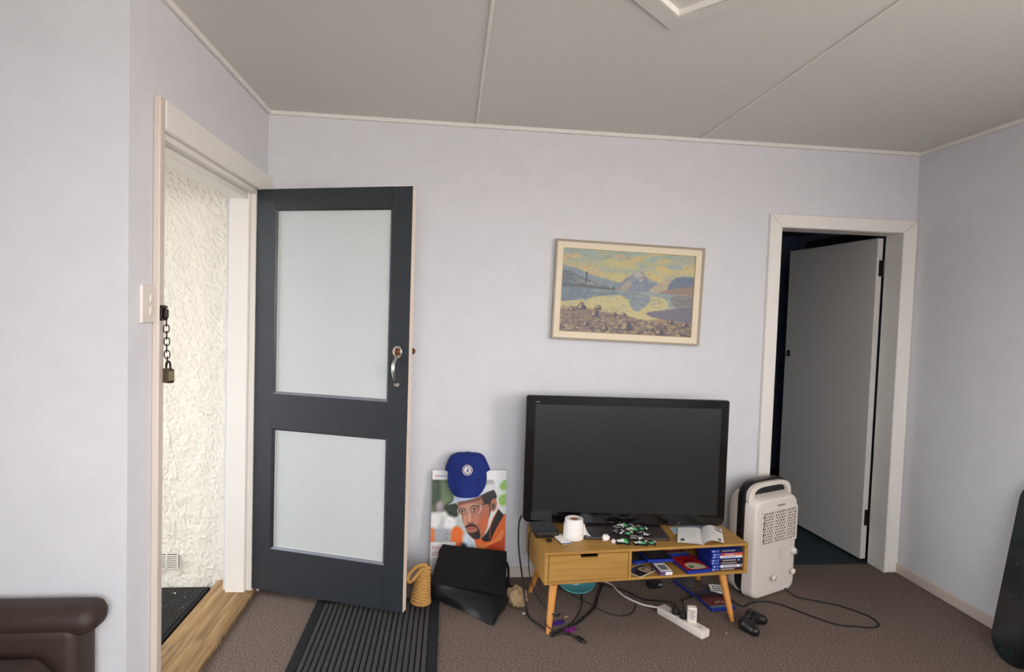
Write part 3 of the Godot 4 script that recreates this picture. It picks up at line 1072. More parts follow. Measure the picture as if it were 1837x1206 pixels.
func build_things_on_cabinet() -> void:
	# small black set-top box
	var bxf := Transform3D(Basis(Vector3.UP, 0.06), Vector3(1.430, CT, 0.310))
	var t := thing("set_top_box", "small black box device on the left end of the TV cabinet", "set-top box", bxf)
	var s := sh()
	rslab(s, 0.115, 0.155, 0.008, 0.027, 0.004, Transform3D(Basis(Vector3.RIGHT, -PI / 2), Vector3(0, 0.001, 0)))
	part("case", s, mats.black_plastic, t)
	for x in [-0.04, -0.034, 0.02, 0.03, 0.04]:
		s = sh()
		box(s, Vector3(x, 0.012, 0.0778), Vector3(0.004, 0.005, 0.0012), 0.0003)
		part("front_light", s, mats.copper, t)
	s = sh()
	rslab(s, 0.02, 0.012, 0.004, 0.0008, 0.0, Transform3D(Basis(Vector3.RIGHT, -PI / 2), Vector3(-0.005, 0.0276, -0.02)))
	part("emblem", s, mats.dark_print, t)
	# toilet roll
	var r := thing("toilet_roll", "white toilet paper roll standing on the TV cabinet with a loose end", "toilet roll", Transform3D(Basis(), Vector3(1.561, CT + 0.0005, 0.388)))
	s = sh()
	var prof := [Vector2(0.0185, 0.004), Vector2(0.046, 0.0), Vector2(0.049, 0.003), Vector2(0.0495, 0.03), Vector2(0.0485, 0.06), Vector2(0.0475, 0.075), Vector2(0.044, 0.0765), Vector2(0.0435, 0.096), Vector2(0.0405, 0.099), Vector2(0.0185, 0.098), Vector2(0.0185, 0.004)]
	lathe(s, prof, 36)
	part("paper", s, mats.white_paper, r)
	s = sh()
	lathe(s, [Vector2(0.0186, 0.004), Vector2(0.0188, 0.0975), Vector2(0.0172, 0.0965), Vector2(0.017, 0.004), Vector2(0.0186, 0.004)], 24)
	tag(part("core", s, mats.cardboard, r), "brown cardboard core")
	s = sh()
	grid(s, 10, 10, func(u: float, v: float) -> Vector3:
		# u: from the top of the roll down, v: away from the roll
		var a := lerpf(0.25, -0.15, u)
		var p := Vector3(0.0495 * cos(a), 0.074 - 0.066 * u, 0.0495 * sin(a))
		var flare := v * (0.003 + 0.040 * u * u)
		return p + Vector3(flare, -0.004 * v * u, flare * 0.35 + 0.004 * sin(v * 6.0 + u * 3.0) * u))
	part("loose_end", s, mats.white_paper, r)
	# cards
	var cards := thing("card_stack", "little stack of white cards beside the toilet roll", "cards", Transform3D(Basis(Vector3.UP, 0.22), Vector3(1.505, CT, 0.411)))
	for k in 4:
		s = sh()
		box(s, Vector3(-0.002 * k, 0.0015 + 0.0026 * k, 0.002 * (k % 2)), Vector3(0.049, 0.0022, 0.104), 0.0006, Basis(Vector3.UP, [0.05, -0.02, 0.03, 0.0][k]))
		var o := part("card", s, [mats.white_paper, mats.dark_print, mats.blue_print, mats.white_paper][k], cards)
		if k == 3:
			s = sh()
			box(s, Vector3(0.008, 0.0106, 0.035), Vector3(0.006, 0.0003, 0.006))
			part("print", s, mats.grey_print, o)
	s = sh()
	lathe(s, [Vector2(0, 0), Vector2(0.013, 0), Vector2(0.0145, 0.002), Vector2(0.0145, 0.007), Vector2(0.012, 0.009), Vector2(0.0105, 0.0075), Vector2(0, 0.0075)], 24, Transform3D(Basis(), Vector3(1.437, CT + 0.0003, 0.424)))
	tag(part("bottle_cap", s, mats.black_plastic), "small round black cap in front of the black box device", "cap")
	# crumpled tissue and a paper scrap
	s = sh()
	crumple(s, Vector3(0.019, 0.016, 0.016), 3)
	var ti := part("tissue", s, mats.white_paper)
	ti.position = Vector3(1.712, CT + 0.0135, 0.418)
	tag(ti, "crumpled white tissue in front of the stand plate", "tissue")
	s = sh()
	crumple(s, Vector3(0.012, 0.010, 0.011), 8)
	ti = part("paper_scrap", s, mat(c8(224, 202, 204), 0.8))
	ti.position = Vector3(1.742, CT + 0.0085, 0.450)
	tag(ti, "small pinkish torn paper scrap between the tissue and the sachets", "paper")
	# sachets
	var ims := []
	for k in 3: ims.append(picture_mat(sachet_image(k), 0.35))
	var edge := mat(c8(24, 24, 28), 0.4)
	var meshes := []
	for k in 3:
		s = sh()
		var w := 0.040
		var l := 0.068
		grid(s, 10, 6, func(u: float, v: float) -> Vector3:
			var b := sin(PI * u) * sin(PI * v)
			return Vector3((u - 0.5) * l * (1 - 0.05 * sin(v * 9.0 + k)), 0.002 + 0.0055 * b + 0.0015 * sin(u * 11.0 + k * 2.0) * sin(v * 7.0), (v - 0.5) * w + 0.002 * sin(u * 8.0 + k)))
		var top := s
		var s2 := sh()
		grid(s2, 10, 6, func(u: float, v: float) -> Vector3:
			return Vector3((u - 0.5) * l * (1 - 0.05 * sin(v * 9.0 + k)), 0.0015 + 0.0015 * sin(u * 11.0 + k * 2.0) * sin(v * 7.0) - 0.001 * sin(PI * u) * sin(PI * v), (v - 0.5) * w + 0.002 * sin(u * 8.0 + k)), true)
		meshes.append([mesh_of(top), mesh_of(s2)])
	# place (x, lift, z), turn, tilt, variant, label
	var P := [
		[1.872, 0.014, 0.270, -0.5, 0.25, 1, "pale green sachet at the back left of the heap on the stand plate"],
		[1.836, 0.013, 0.285, 0.3, 0.1, 2, "black sachet with pink lettering at the far left of the heap"],
		[1.925, 0.014, 0.275, -0.9, 0.2, 2, "black sachet with white marks at the back of the heap"],
		[1.978, 0.014, 0.300, -1.0, 0.2, 0, "white cornered sachet at the back right of the heap"],
		[1.905, 0.022, 0.340, -0.1, 0.28, 1, "green and white sachet lying across the middle of the heap"],
		[1.960, 0.014, 0.372, -0.8, 0.1, 2, "black sachet at the right end of the heap over the plate edge"],
		[1.812, 0.014, 0.345, 0.4, 0.1, 2, "black sachet left of the middle of the heap"],
		[1.845, 0.020, 0.375, -0.5, 0.3, 0, "dark sachet with a green corner left of the middle of the heap"],
		[1.800, 0.008, 0.455, -0.25, 0.42, 1, "green and white sachet at the front left of the heap"],
		[1.893, 0.014, 0.425, -0.2, 0.25, 2, "black sachet behind the front green one in the heap"],
		[1.905, 0.004, 0.468, -0.15, 0.15, 1, "sachet with a blue foil edge at the front of the heap"],
		[1.962, 0.004, 0.458, -0.4, 0.2, 0, "black sachet with white stripes at the front right of the heap"],
	]
	for q in P:
		var o := thing("sachet", q[6], "sachet", Transform3D(Basis(Vector3.UP, q[3]) * Basis(Vector3.RIGHT, q[4]), Vector3(q[0] - 0.012 - 0.24 * maxf(0.0, q[0] - 1.80), CT + q[1], q[2])), "black and green sachets heaped by the stand plate")
		piece("front", meshes[q[5]][0], ims[q[5]], o)
		piece("back", meshes[q[5]][1], edge, o)
	# open booklet with a pale blue leaflet under it
	var bl := cab.affine_inverse()
	s = sh()
	var A := [Vector3(2.088, 0, 0.262), Vector3(2.30, 0, 0.215), Vector3(2.29, 0, 0.33), Vector3(2.082, 0, 0.348)]
	var rr0 := PackedVector3Array()
	var rr1 := PackedVector3Array()
	for p in A:
		rr0.append(p + Vector3(0, CT + 0.0004, 0))
		rr1.append(p + Vector3(0, CT + 0.0026, 0))
	loft(s, [rr0, rr1], true, true, false)
	tag(part("leaflet", s, mat(c8(172, 196, 208), 0.5)), "pale blue leaflet under the open booklet", "leaflet")
	var bk := thing("open_booklet", "open white booklet lying on the right end of the TV cabinet", "booklet")
	var im := Image.create(256, 256, false, Image.FORMAT_RGB8)
	im.fill(c8(238, 234, 230))
	for y in range(30, 200, 9): im.fill_rect(Rect2i(30, y, 150 + (y * 37) % 50, 2), c8(214, 210, 208))
	disc(im, Vector2(52, 222), 22, c8(70, 66, 70))
	var im2 := Image.create(256, 256, false, Image.FORMAT_RGB8)
	im2.fill(c8(238, 234, 230))
	for y in range(100, 200, 9): im2.fill_rect(Rect2i(30, y, 130 + (y * 37) % 60, 2), c8(214, 210, 208))
	poly(im2, [Vector2(150, 10), Vector2(240, 8), Vector2(244, 40), Vector2(160, 24)], c8(84, 80, 78))
	poly(im2, [Vector2(150, 44), Vector2(244, 60), Vector2(246, 92), Vector2(170, 74)], c8(96, 90, 84))
	disc(im2, Vector2(205, 226), 20, c8(70, 66, 70))
	var LF := [Vector3(2.122, 0, 0.290), Vector3(2.243, 0, 0.292), Vector3(2.166, 0, 0.492), Vector3(2.049, 0, 0.465)]
	var RF := [Vector3(2.243, 0, 0.292), Vector3(2.350, 0, 0.298), Vector3(2.277, 0, 0.476), Vector3(2.166, 0, 0.492)]
	for k in 3:
		s = sh()
		var dy := 0.004 + 0.0025 * k
		grid(s, 12, 8, page.bind(LF, dy, 0.004 + 0.002 * k, true))
		part("left_page", s, picture_mat(im, 0.7) if k == 2 else mats.white_paper, bk)
	for k in 2:
		s = sh()
		grid(s, 14, 8, page.bind(RF, 0.004 + 0.002 * k, 0.016 + 0.003 * k, false))
		part("right_page", s, picture_mat(im2, 0.7) if k == 1 else mats.white_paper, bk)

func page(u: float, v: float, q: Array, dy: float, hump: float, left: bool) -> Vector3:
	var p: Vector3 = q[0].lerp(q[1], u).lerp(q[3].lerp(q[2], u), v)
	var k := (sin(PI * pow(u, 0.8 if left else 0.75)) if not left else sin(PI * u) * 0.5 + 0.3 * (1.0 - u))
	var gut := (1.0 - u) if left else u
	return p + Vector3(0, CT + 0.001 + dy * clampf(gut * 8.0, 0.25, 1.0) + hump * maxf(k, 0.0) * (1.0 if not left else 0.6), 0)

func crumple(s: SurfaceTool, r: Vector3, sd: int) -> void:
	var n := FastNoiseLite.new()
	n.seed = sd
	n.frequency = 0.9
	var rings := []
	for j in 9:
		var a := PI * j / 8.0
		var ring := PackedVector3Array()
		for i in 12:
			var t := TAU * i / 12.0
			var d := Vector3(maxf(sin(a), 0.003) * cos(t), -cos(a), maxf(sin(a), 0.003) * sin(t))
			ring.append(d * r * (1.0 + 0.55 * n.get_noise_3dv(d * 2.2)))
		rings.append(ring)
	loft(s, rings, false, false, false)

func sachet_image(k: int) -> Image:
	var im := Image.create(128, 72, false, Image.FORMAT_RGB8)
	im.fill(c8(20, 20, 24))
	if k == 1:
		poly(im, [Vector2(4, 22), Vector2(96, 6), Vector2(124, 40), Vector2(96, 58), Vector2(14, 50)], c8(214, 222, 208))
		poly(im, [Vector2(62, 14), Vector2(96, 6), Vector2(124, 40), Vector2(96, 58), Vector2(70, 55)], c8(96, 176, 118))
		poly(im, [Vector2(86, 9), Vector2(96, 6), Vector2(124, 40), Vector2(104, 54)], c8(52, 132, 84))
	elif k == 0:
		poly(im, [Vector2(70, 0), Vector2(128, 0), Vector2(128, 30)], c8(214, 206, 196))
		poly(im, [Vector2(6, 62), Vector2(40, 26), Vector2(58, 36), Vector2(26, 70)], c8(222, 218, 214))
		poly(im, [Vector2(60, 56), Vector2(96, 30), Vector2(118, 48), Vector2(90, 66)], c8(84, 170, 116))
		poly(im, [Vector2(6, 10), Vector2(60, 4), Vector2(62, 14), Vector2(10, 22)], c8(200, 190, 190))
	else:
		for q in [[12, 10, 70], [18, 26, 92], [10, 48, 56]]:
			for i in 7: im.fill_rect(Rect2i(q[0] + i * q[2] / 7, q[1] + (i % 3), maxi(4, q[2] / 9), 10), c8(214, 200, 200))
		poly(im, [Vector2(78, 46), Vector2(124, 26), Vector2(127, 42), Vector2(90, 66)], c8(206, 210, 202))
		poly(im, [Vector2(92, 2), Vector2(126, 2), Vector2(124, 18)], c8(206, 196, 190))
	return im

# ---------------------------------------------------------------- flat prints
func poly(im: Image, pts: Array, col: Color) -> void:
	var y0 := 1e9
	var y1 := -1e9
	for p in pts:
		y0 = minf(y0, p.y)
		y1 = maxf(y1, p.y)
	var n := pts.size()
	for y in range(maxi(0, int(ceil(y0 - 0.5))), mini(im.get_height(), int(ceil(y1 - 0.5)))):
		var yc := y + 0.5
		var xs := PackedFloat32Array()
		for i in n:
			var a: Vector2 = pts[i]
			var b: Vector2 = pts[(i + 1) % n]
			if (a.y <= yc) != (b.y <= yc): xs.append(a.x + (yc - a.y) / (b.y - a.y) * (b.x - a.x))
		xs.sort()
		for i in range(0, xs.size() - 1, 2):
			var x0 := clampi(int(round(xs[i])), 0, im.get_width())
			var x1 := clampi(int(round(xs[i + 1])), 0, im.get_width())
			if x1 > x0: im.fill_rect(Rect2i(x0, y, x1 - x0, 1), col)

func disc(im: Image, c: Vector2, r: float, col: Color, ry := -1.0, turn := 0.0) -> void:
	var p := []
	for i in 24:
		var a := TAU * i / 24.0
		p.append(c + Vector2(r * cos(a), (r if ry < 0 else ry) * sin(a)).rotated(turn))
	poly(im, p, col)

# smooth closed outline through the given points
func blob(im: Image, pts: Array, col: Color) -> void:
	var o := []
	var n := pts.size()
	for i in n:
		var a: Vector2 = pts[(i + n - 1) % n]
		var b: Vector2 = pts[i]
		var c: Vector2 = pts[(i + 1) % n]
		var d: Vector2 = pts[(i + 2) % n]
		for k in 6: o.append(b.cubic_interpolate(c, a, d, k / 6.0))
	poly(im, o, col)

func stroke(im: Image, pts: Array, w: float, col: Color) -> void:
	for i in pts.size() - 1:
		var a: Vector2 = pts[i]
		var b: Vector2 = pts[i + 1]
		var n := (b - a).normalized().orthogonal() * w * 0.5
		poly(im, [a + n, b + n, b - n, a - n], col)
		if w > 3: disc(im, b, w * 0.5, col)

func soften(im: Image, k: int) -> void:
	var w := im.get_width()
	var h := im.get_height()
	im.resize(maxi(2, w / k), maxi(2, h / k), Image.INTERPOLATE_LANCZOS)
	im.resize(w, h, Image.INTERPOLATE_CUBIC)

func game_front(k: int) -> Image:
	var im := Image.create(160, 200, false, Image.FORMAT_RGB8)
	if k == 0:
		im.fill(c8(168, 30, 40))
		blob(im, [Vector2(30, 120), Vector2(80, 100), Vector2(130, 130), Vector2(140, 185), Vector2(40, 185)], c8(208, 196, 168))
		blob(im, [Vector2(40, 150), Vector2(60, 140), Vector2(76, 160), Vector2(50, 172)], c8(70, 120, 70))
		blob(im, [Vector2(50, 60), Vector2(110, 50), Vector2(120, 80), Vector2(60, 92)], c8(120, 22, 30))
	elif k == 1:
		im.fill(c8(34, 36, 38))
		blob(im, [Vector2(20, 90), Vector2(90, 60), Vector2(150, 110), Vector2(60, 140)], c8(54, 62, 62))
		stroke(im, [Vector2(20, 170), Vector2(120, 164)], 6, c8(130, 130, 126))
	else:
		im.fill(c8(110, 44, 40))
		im.fill_rect(Rect2i(0, 0, 160, 80), c8(58, 30, 36))
		poly(im, [Vector2(60, 150), Vector2(72, 120), Vector2(80, 150)], c8(214, 180, 160))
		poly(im, [Vector2(84, 120), Vector2(96, 150), Vector2(104, 120)], c8(214, 180, 160))
		poly(im, [Vector2(108, 150), Vector2(114, 120), Vector2(128, 150)], c8(214, 180, 160))
		im.fill_rect(Rect2i(0, 178, 160, 22), c8(110, 140, 170))
	return im

# a thin game case lying flat. local: x across its spine, z towards its spine, y up
func game_case(label: String, xf: Transform3D, cover: Material, size := Vector3(0.135, 0.014, 0.17)) -> Node3D:
	var t := thing("game_case", label, "game case", xf)
	var s := sh()
	box(s, Vector3(0, size.y * 0.5, 0), size, 0.002)
	part("shell", s, mats.case_blue, t)
	s = sh()
	var y := size.y + 0.0003
	var a := size.x * 0.5 - 0.004
	var b := size.z * 0.5
	panel(s, Vector3(-a, y, -b + 0.004), Vector3(a, y, -b + 0.004), Vector3(a, y, b - 0.012), Vector3(-a, y, b - 0.012))
	part("cover", s, cover, t)
	return t

func build_things_in_cabinet() -> void:
	mats.case_blue = mat(c8(28, 52, 150), 0.3)
	var y := CB + 0.0125 + 0.0004
	# stack of seven, spines to the front
	var spines := [[c8(60, 34, 32), c8(200, 190, 180)], [c8(226, 222, 216), c8(110, 110, 120)], [c8(34, 32, 34), c8(186, 178, 140)], [c8(44, 24, 34), c8(210, 200, 190)], [c8(228, 224, 220), c8(130, 130, 150)], [c8(170, 44, 34), c8(220, 200, 180)], [c8(30, 32, 38), c8(170, 170, 176)]]
	var where := ["bottom of the stack, brown spine", "second from the stack's bottom, white spine", "third from the stack's bottom, black spine", "middle of the stack, plum spine with a blue square", "third from the stack's top, white spine", "second from the stack's top, red spine", "top of the stack, black spine"]
	for k in 7:
		var p := cabinet_spot(Vector3(2.307, 0, 0.462))
		var xf := cab * Transform3D(Basis(Vector3.UP, 0.01 * sin(k * 2.3)), Vector3(p.x + 0.004 * sin(k * 1.7), y + 0.0147 * k, p.z - 0.0685 + 0.003 * sin(k * 2.9)))
		var t := thing("game_case", "game case at the " + where[k], "game case", xf, "game cases stacked in the right of the cabinet")
		var s := sh()
		box(s, Vector3(0, 0.0072, 0), Vector3(0.170, 0.0142, 0.135), 0.002)
		part("shell", s, mats.case_blue, t)
		var im := Image.create(170, 14, false, Image.FORMAT_RGB8)
		im.fill(spines[k][0])
		im.fill_rect(Rect2i(0, 0, 42, 14), c8(44, 66, 150))
		disc(im, Vector2(9, 7), 4, c8(220, 224, 236))
		im.fill_rect(Rect2i(17, 5, 20, 3), c8(120, 136, 196))
		var x0 := 52 + (k * 7) % 12
		for i in 9: im.fill_rect(Rect2i(x0 + i * 8, 4 + (i % 2), 6, 6), spines[k][1])
		if k == 3: im.fill_rect(Rect2i(142, 2, 12, 10), c8(84, 170, 200))
		if k == 5: im.fill_rect(Rect2i(118, 1, 42, 11), c8(214, 92, 44))
		if k == 2: im.fill_rect(Rect2i(126, 2, 12, 10), c8(160, 110, 50))
		if k == 1: im.fill_rect(Rect2i(150, 2, 9, 10), c8(70, 50, 60))
		s = sh()
		panel(s, Vector3(-0.0825, 0.0133, 0.0678), Vector3(0.0825, 0.0133, 0.0678), Vector3(0.0825, 0.0011, 0.0678), Vector3(-0.0825, 0.0011, 0.0678))
		part("spine_print", s, picture_mat(im, 0.35), t)
	var red := picture_mat(game_front(0), 0.3)
	var blk := picture_mat(game_front(1), 0.3)
	var yw := func(p: Vector3, turn: float, lift := 0.0) -> Transform3D: return Transform3D(Basis(Vector3.UP, turn), Vector3(p.x, y + lift, p.z))
	game_case("red covered game case lying flat beside the stack in the cabinet", yw.call(Vector3(2.145, 0, 0.405), 0.17), red)
	game_case("black covered game case lying across the card box in the cabinet", Transform3D(Basis(Vector3.UP, 0.06) * Basis(Vector3.RIGHT, -0.03), Vector3(1.985, y + 0.0225, 0.335)), blk)
	game_case("dark game case at the back left of the cabinet shelf", yw.call(Vector3(1.905, 0, 0.285), 0.35), blk)
	game_case("dark red game case lying behind the red covered one", yw.call(Vector3(2.105, 0, 0.225), 0.12), picture_mat(game_front(2), 0.3))
	# card box
	var t := thing("playing_card_box", "small white and purple card box under the black game case", "card box", yw.call(Vector3(1.982, 0, 0.462), 0.09))
	var s := sh()
	box(s, Vector3(0, 0.0105, 0), Vector3(0.062, 0.0205, 0.092), 0.0012)
	part("carton", s, mat(c8(92, 74, 116), 0.5), t)
	s = sh()
	box(s, Vector3(0, 0.0210, 0), Vector3(0.058, 0.0008, 0.088))
	box(s, Vector3(0.012, 0.0105, 0.0462), Vector3(0.034, 0.014, 0.0006))
	part("paper_face", s, mats.white_paper, t)
	s = sh()
	box(s, Vector3(0, 0.0217, 0.005), Vector3(0.038, 0.0006, 0.05))
	part("print", s, mats.grey_print, t)
	# photo card
	var im := Image.create(200, 140, false, Image.FORMAT_RGB8)
	im.fill(c8(226, 214, 200))
	im.fill_rect(Rect2i(6, 6, 188, 128), c8(70, 66, 70))
	blob(im, [Vector2(20, 100), Vector2(50, 50), Vector2(100, 60), Vector2(120, 120), Vector2(60, 130)], c8(40, 38, 42))
	blob(im, [Vector2(100, 50), Vector2(150, 40), Vector2(186, 90), Vector2(150, 128), Vector2(104, 116)], c8(190, 162, 130))
	blob(im, [Vector2(124, 60), Vector2(146, 56), Vector2(150, 80), Vector2(128, 84)], c8(96, 78, 58))
	blob(im, [Vector2(10, 20), Vector2(80, 14), Vector2(90, 34), Vector2(16, 44)], c8(50, 74, 130))
	var ph := thing("photo_card", "glossy photo card with a white border in the left of the open shelf", "photo", yw.call(Vector3(1.878, 0, 0.452), 0.62))
	s = sh()
	box(s, Vector3(0, 0.001, 0), Vector3(0.125, 0.0016, 0.092), 0.0004)
	part("card", s, mats.white_paper, ph)
	s = sh()
	panel(s, Vector3(-0.062, 0.0021, -0.045), Vector3(0.062, 0.0021, -0.045), Vector3(0.062, 0.0021, 0.045), Vector3(-0.062, 0.0021, 0.045))
	part("print", s, picture_mat(im, 0.3), ph)

# ---------------------------------------------------------------- picture on the wall
func painting() -> Image:
	var w := 620
	var h := 390
	var im := Image.create(w, h, false, Image.FORMAT_RGB8)
	var r := RandomNumberGenerator.new()
	r.seed = 4
	# sky, water and shore in broad bands
	for y in h:
		var t := float(y) / h
		var c: Color
		if t < 0.40: c = c8(146, 160, 148).lerp(c8(190, 176, 124), smoothstep(0.0, 0.32, t))
		elif t < 0.70: c = c8(134, 148, 146).lerp(c8(186, 174, 126), smoothstep(0.44, 0.64, t))
		else: c = c8(170, 146, 104).lerp(c8(112, 88, 84), smoothstep(0.72, 1.0, t))
		im.fill_rect(Rect2i(0, y, w, 1), c)
	for i in 60:
		var p := Vector2(r.randf() * w, r.randf() * h * 0.3)
		disc(im, p, r.randf_range(20, 70), [c8(150, 166, 160), c8(188, 174, 122), c8(198, 176, 120), c8(160, 164, 142), c8(190, 164, 122)][r.randi() % 5], r.randf_range(4, 12), r.randf_range(-0.2, 0.1))
	soften(im, 10)
	# far ranges
	blob(im, [Vector2(-20, 80), Vector2(30, 84), Vector2(70, 92), Vector2(120, 112), Vector2(190, 132), Vector2(260, 146), Vector2(300, 150), Vector2(300, 182), Vector2(-20, 182)], c8(126, 140, 146))
	blob(im, [Vector2(-20, 104), Vector2(36, 106), Vector2(90, 128), Vector2(150, 152), Vector2(230, 172), Vector2(240, 182), Vector2(-20, 182)], c8(98, 108, 114))
	blob(im, [Vector2(250, 170), Vector2(290, 132), Vector2(330, 104), Vector2(352, 84), Vector2(372, 94), Vector2(400, 122), Vector2(450, 140), Vector2(500, 152), Vector2(540, 170), Vector2(400, 184), Vector2(270, 184)], c8(120, 130, 142))
	blob(im, [Vector2(352, 86), Vector2(366, 94), Vector2(380, 120), Vector2(366, 138), Vector2(344, 124), Vector2(330, 112)], c8(172, 166, 160))
	blob(im, [Vector2(270, 178), Vector2(300, 140), Vector2(316, 140), Vector2(320, 160), Vector2(306, 184)], c8(158, 146, 128))
	blob(im, [Vector2(410, 176), Vector2(470, 130), Vector2(520, 112), Vector2(532, 130), Vector2(510, 166), Vector2(440, 186)], c8(172, 158, 132))
	blob(im, [Vector2(500, 172), Vector2(524, 116), Vector2(560, 104), Vector2(640, 108), Vector2(640, 172)], c8(96, 112, 130))
	blob(im, [Vector2(450, 190), Vector2(540, 158), Vector2(640, 146), Vector2(640, 186), Vector2(540, 194)], c8(140, 118, 106))
	stroke(im, [Vector2(0, 172), Vector2(90, 170), Vector2(180, 178), Vector2(250, 180)], 5, c8(78, 72, 76))
	for i in 26: stroke(im, [Vector2(r.randf() * 220, 120 + r.randf() * 50), Vector2(r.randf() * 60 + 120, 160 + r.randf() * 14)], 2, [c8(140, 150, 152), c8(84, 92, 100), c8(156, 150, 136)][i % 3])
	# lake with reflections
	poly(im, [Vector2(0, 182), Vector2(w, 190), Vector2(w, 262), Vector2(0, 236)], c8(138, 150, 148))
	blob(im, [Vector2(-20, 184), Vector2(120, 186), Vector2(280, 196), Vector2(200, 222), Vector2(80, 240), Vector2(-20, 246)], c8(106, 122, 132))
	blob(im, [Vector2(120, 236), Vector2(260, 206), Vector2(420, 204), Vector2(500, 226), Vector2(480, 300), Vector2(360, 320), Vector2(180, 292)], c8(190, 178, 128))
	blob(im, [Vector2(260, 196), Vector2(360, 190), Vector2(420, 210), Vector2(400, 250), Vector2(360, 280), Vector2(330, 262), Vector2(310, 224)], c8(122, 136, 144))
	blob(im, [Vector2(520, 200), Vector2(640, 190), Vector2(640, 256), Vector2(540, 250)], c8(120, 116, 118))
	for i in 90:
		var p := Vector2(r.randf() * w, 186 + r.randf() * 80)
		stroke(im, [p, p + Vector2(r.randf_range(12, 46), 1)], r.randf_range(1, 3), [c8(152, 164, 158), c8(112, 128, 136), c8(194, 180, 132), c8(170, 168, 140)][r.randi() % 4])
	var soft: Image = im.duplicate()
	soften(soft, 5)
	im.copy_from(soft)
	# shingle shore and rocks
	blob(im, [Vector2(400, 286), Vector2(520, 262), Vector2(640, 252), Vector2(640, 320), Vector2(480, 312)], c8(108, 106, 118))
	poly(im, [Vector2(0, 288), Vector2(60, 276), Vector2(160, 286), Vector2(300, 300), Vector2(420, 330), Vector2(w, 326), Vector2(w, h), Vector2(0, h)], c8(132, 112, 98))
	for i in 520:
		var p := Vector2(r.randf() * w, 0)
		var edge := 284.0 + clampf((p.x - 160) * 0.16, -6, 46)
		p.y = edge + pow(r.randf(), 1.1) * (h - edge)
		var k := (p.y - 270) / 120.0
		disc(im, p, r.randf_range(3, 9) * (0.5 + k), [c8(92, 82, 88), c8(158, 138, 110), c8(112, 96, 92), c8(144, 122, 102), c8(104, 98, 106), c8(168, 146, 114), c8(122, 98, 90), c8(84, 74, 80)][r.randi() % 8], r.randf_range(2, 6) * (0.5 + k), r.randf_range(-0.6, 0.6))
	for q in [[96, 268, 22], [52, 282, 14], [176, 272, 16], [160, 300, 20], [310, 352, 30], [250, 300, 14], [120, 352, 16], [470, 372, 22], [210, 366, 18], [520, 320, 14], [590, 330, 18], [300, 300, 12]]:
		blob(im, [Vector2(q[0] - q[2], q[1] + q[2] * 0.7), Vector2(q[0] - q[2] * 0.6, q[1] - q[2] * 0.4), Vector2(q[0] + q[2] * 0.1, q[1] - q[2] * 0.8), Vector2(q[0] + q[2] * 0.8, q[1] - q[2] * 0.1), Vector2(q[0] + q[2], q[1] + q[2] * 0.7)], c8(74, 70, 80))
		blob(im, [Vector2(q[0] - q[2] * 0.8, q[1] + q[2] * 0.5), Vector2(q[0] - q[2] * 0.5, q[1] - q[2] * 0.3), Vector2(q[0], q[1] - q[2] * 0.6), Vector2(q[0], q[1] + q[2] * 0.4)], c8(166, 144, 116))
	soft = im.duplicate()
	soften(soft, 2)
	im.copy_from(soft)
	for i in 16000:
		var x := r.randi_range(3, w - 4)
		var y := r.randi_range(3, h - 4)
		var c := im.get_pixel(clampi(x + r.randi_range(-4, 4), 0, w - 1), clampi(y + r.randi_range(-2, 2), 0, h - 1))
		var k := r.randf_range(-0.035, 0.03)
		c = Color(clampf(c.r + k + r.randf_range(-0.02, 0.02), 0, 1), clampf(c.g + k, 0, 1), clampf(c.b + k + r.randf_range(-0.03, 0.03), 0, 1))
		var big := 1.0 if y < 290 else 0.75
		var p := Vector2(x, y)
		var d := Vector2(r.randf_range(2, 6) * big, 0).rotated(r.randf_range(-0.35, 0.35) if y > 184 and y < 290 else r.randf_range(-0.9, 0.9))
		var n := d.normalized().orthogonal() * r.randf_range(0.8, 2.2)
		poly(im, [p - d + n * 0.5, p + d * 0.2 + n, p + d, p - n], c)
	# mountain ridges picked out with light and dark strokes
	for i in 70:
		var p0 := Vector2(352, 86) + Vector2(r.randf_range(-8, 8), r.randf_range(0, 14))
		var q0 := Vector2(lerpf(268, 500, r.randf()), r.randf_range(120, 176))
		var m0 := p0.lerp(q0, r.randf_range(0.2, 0.9))
		stroke(im, [m0, m0 + (q0 - p0).normalized().rotated(r.randf_range(-0.3, 0.3)) * r.randf_range(5, 18)], r.randf_range(1.0, 2.6), [c8(176, 172, 166), c8(96, 106, 122), c8(150, 150, 150), c8(84, 94, 112)][i % 4])
	for i in 40:
		var m0 := Vector2(r.randf_range(0, 260), 0)
		m0.y = 96 + m0.x * 0.25 + r.randf_range(0, 60) * (1.0 - m0.x / 330.0)
		stroke(im, [m0, m0 + Vector2(r.randf_range(8, 24), r.randf_range(3, 10))], r.randf_range(1.0, 2.4), [c8(150, 158, 158), c8(84, 94, 104), c8(122, 132, 136)][i % 3])
	soft = im.duplicate()
	soften(soft, 2)
	im.copy_from(soft)
	# pencilled scribbles: birds in the sky, a mast on the far shore, loops on the water
	for q in [[96, 26], [212, 26], [26, 44], [498, 60], [588, 58]]:
		stroke(im, [Vector2(q[0] - 11, q[1] + 4), Vector2(q[0] - 4, q[1] - 4), Vector2(q[0] + 2, q[1] + 3), Vector2(q[0] + 12, q[1] - 4)], 1.5, c8(104, 108, 100))
	stroke(im, [Vector2(112, 112), Vector2(110, 156)], 5, c8(52, 56, 60))
	disc(im, Vector2(112, 108), 5, c8(60, 64, 70))
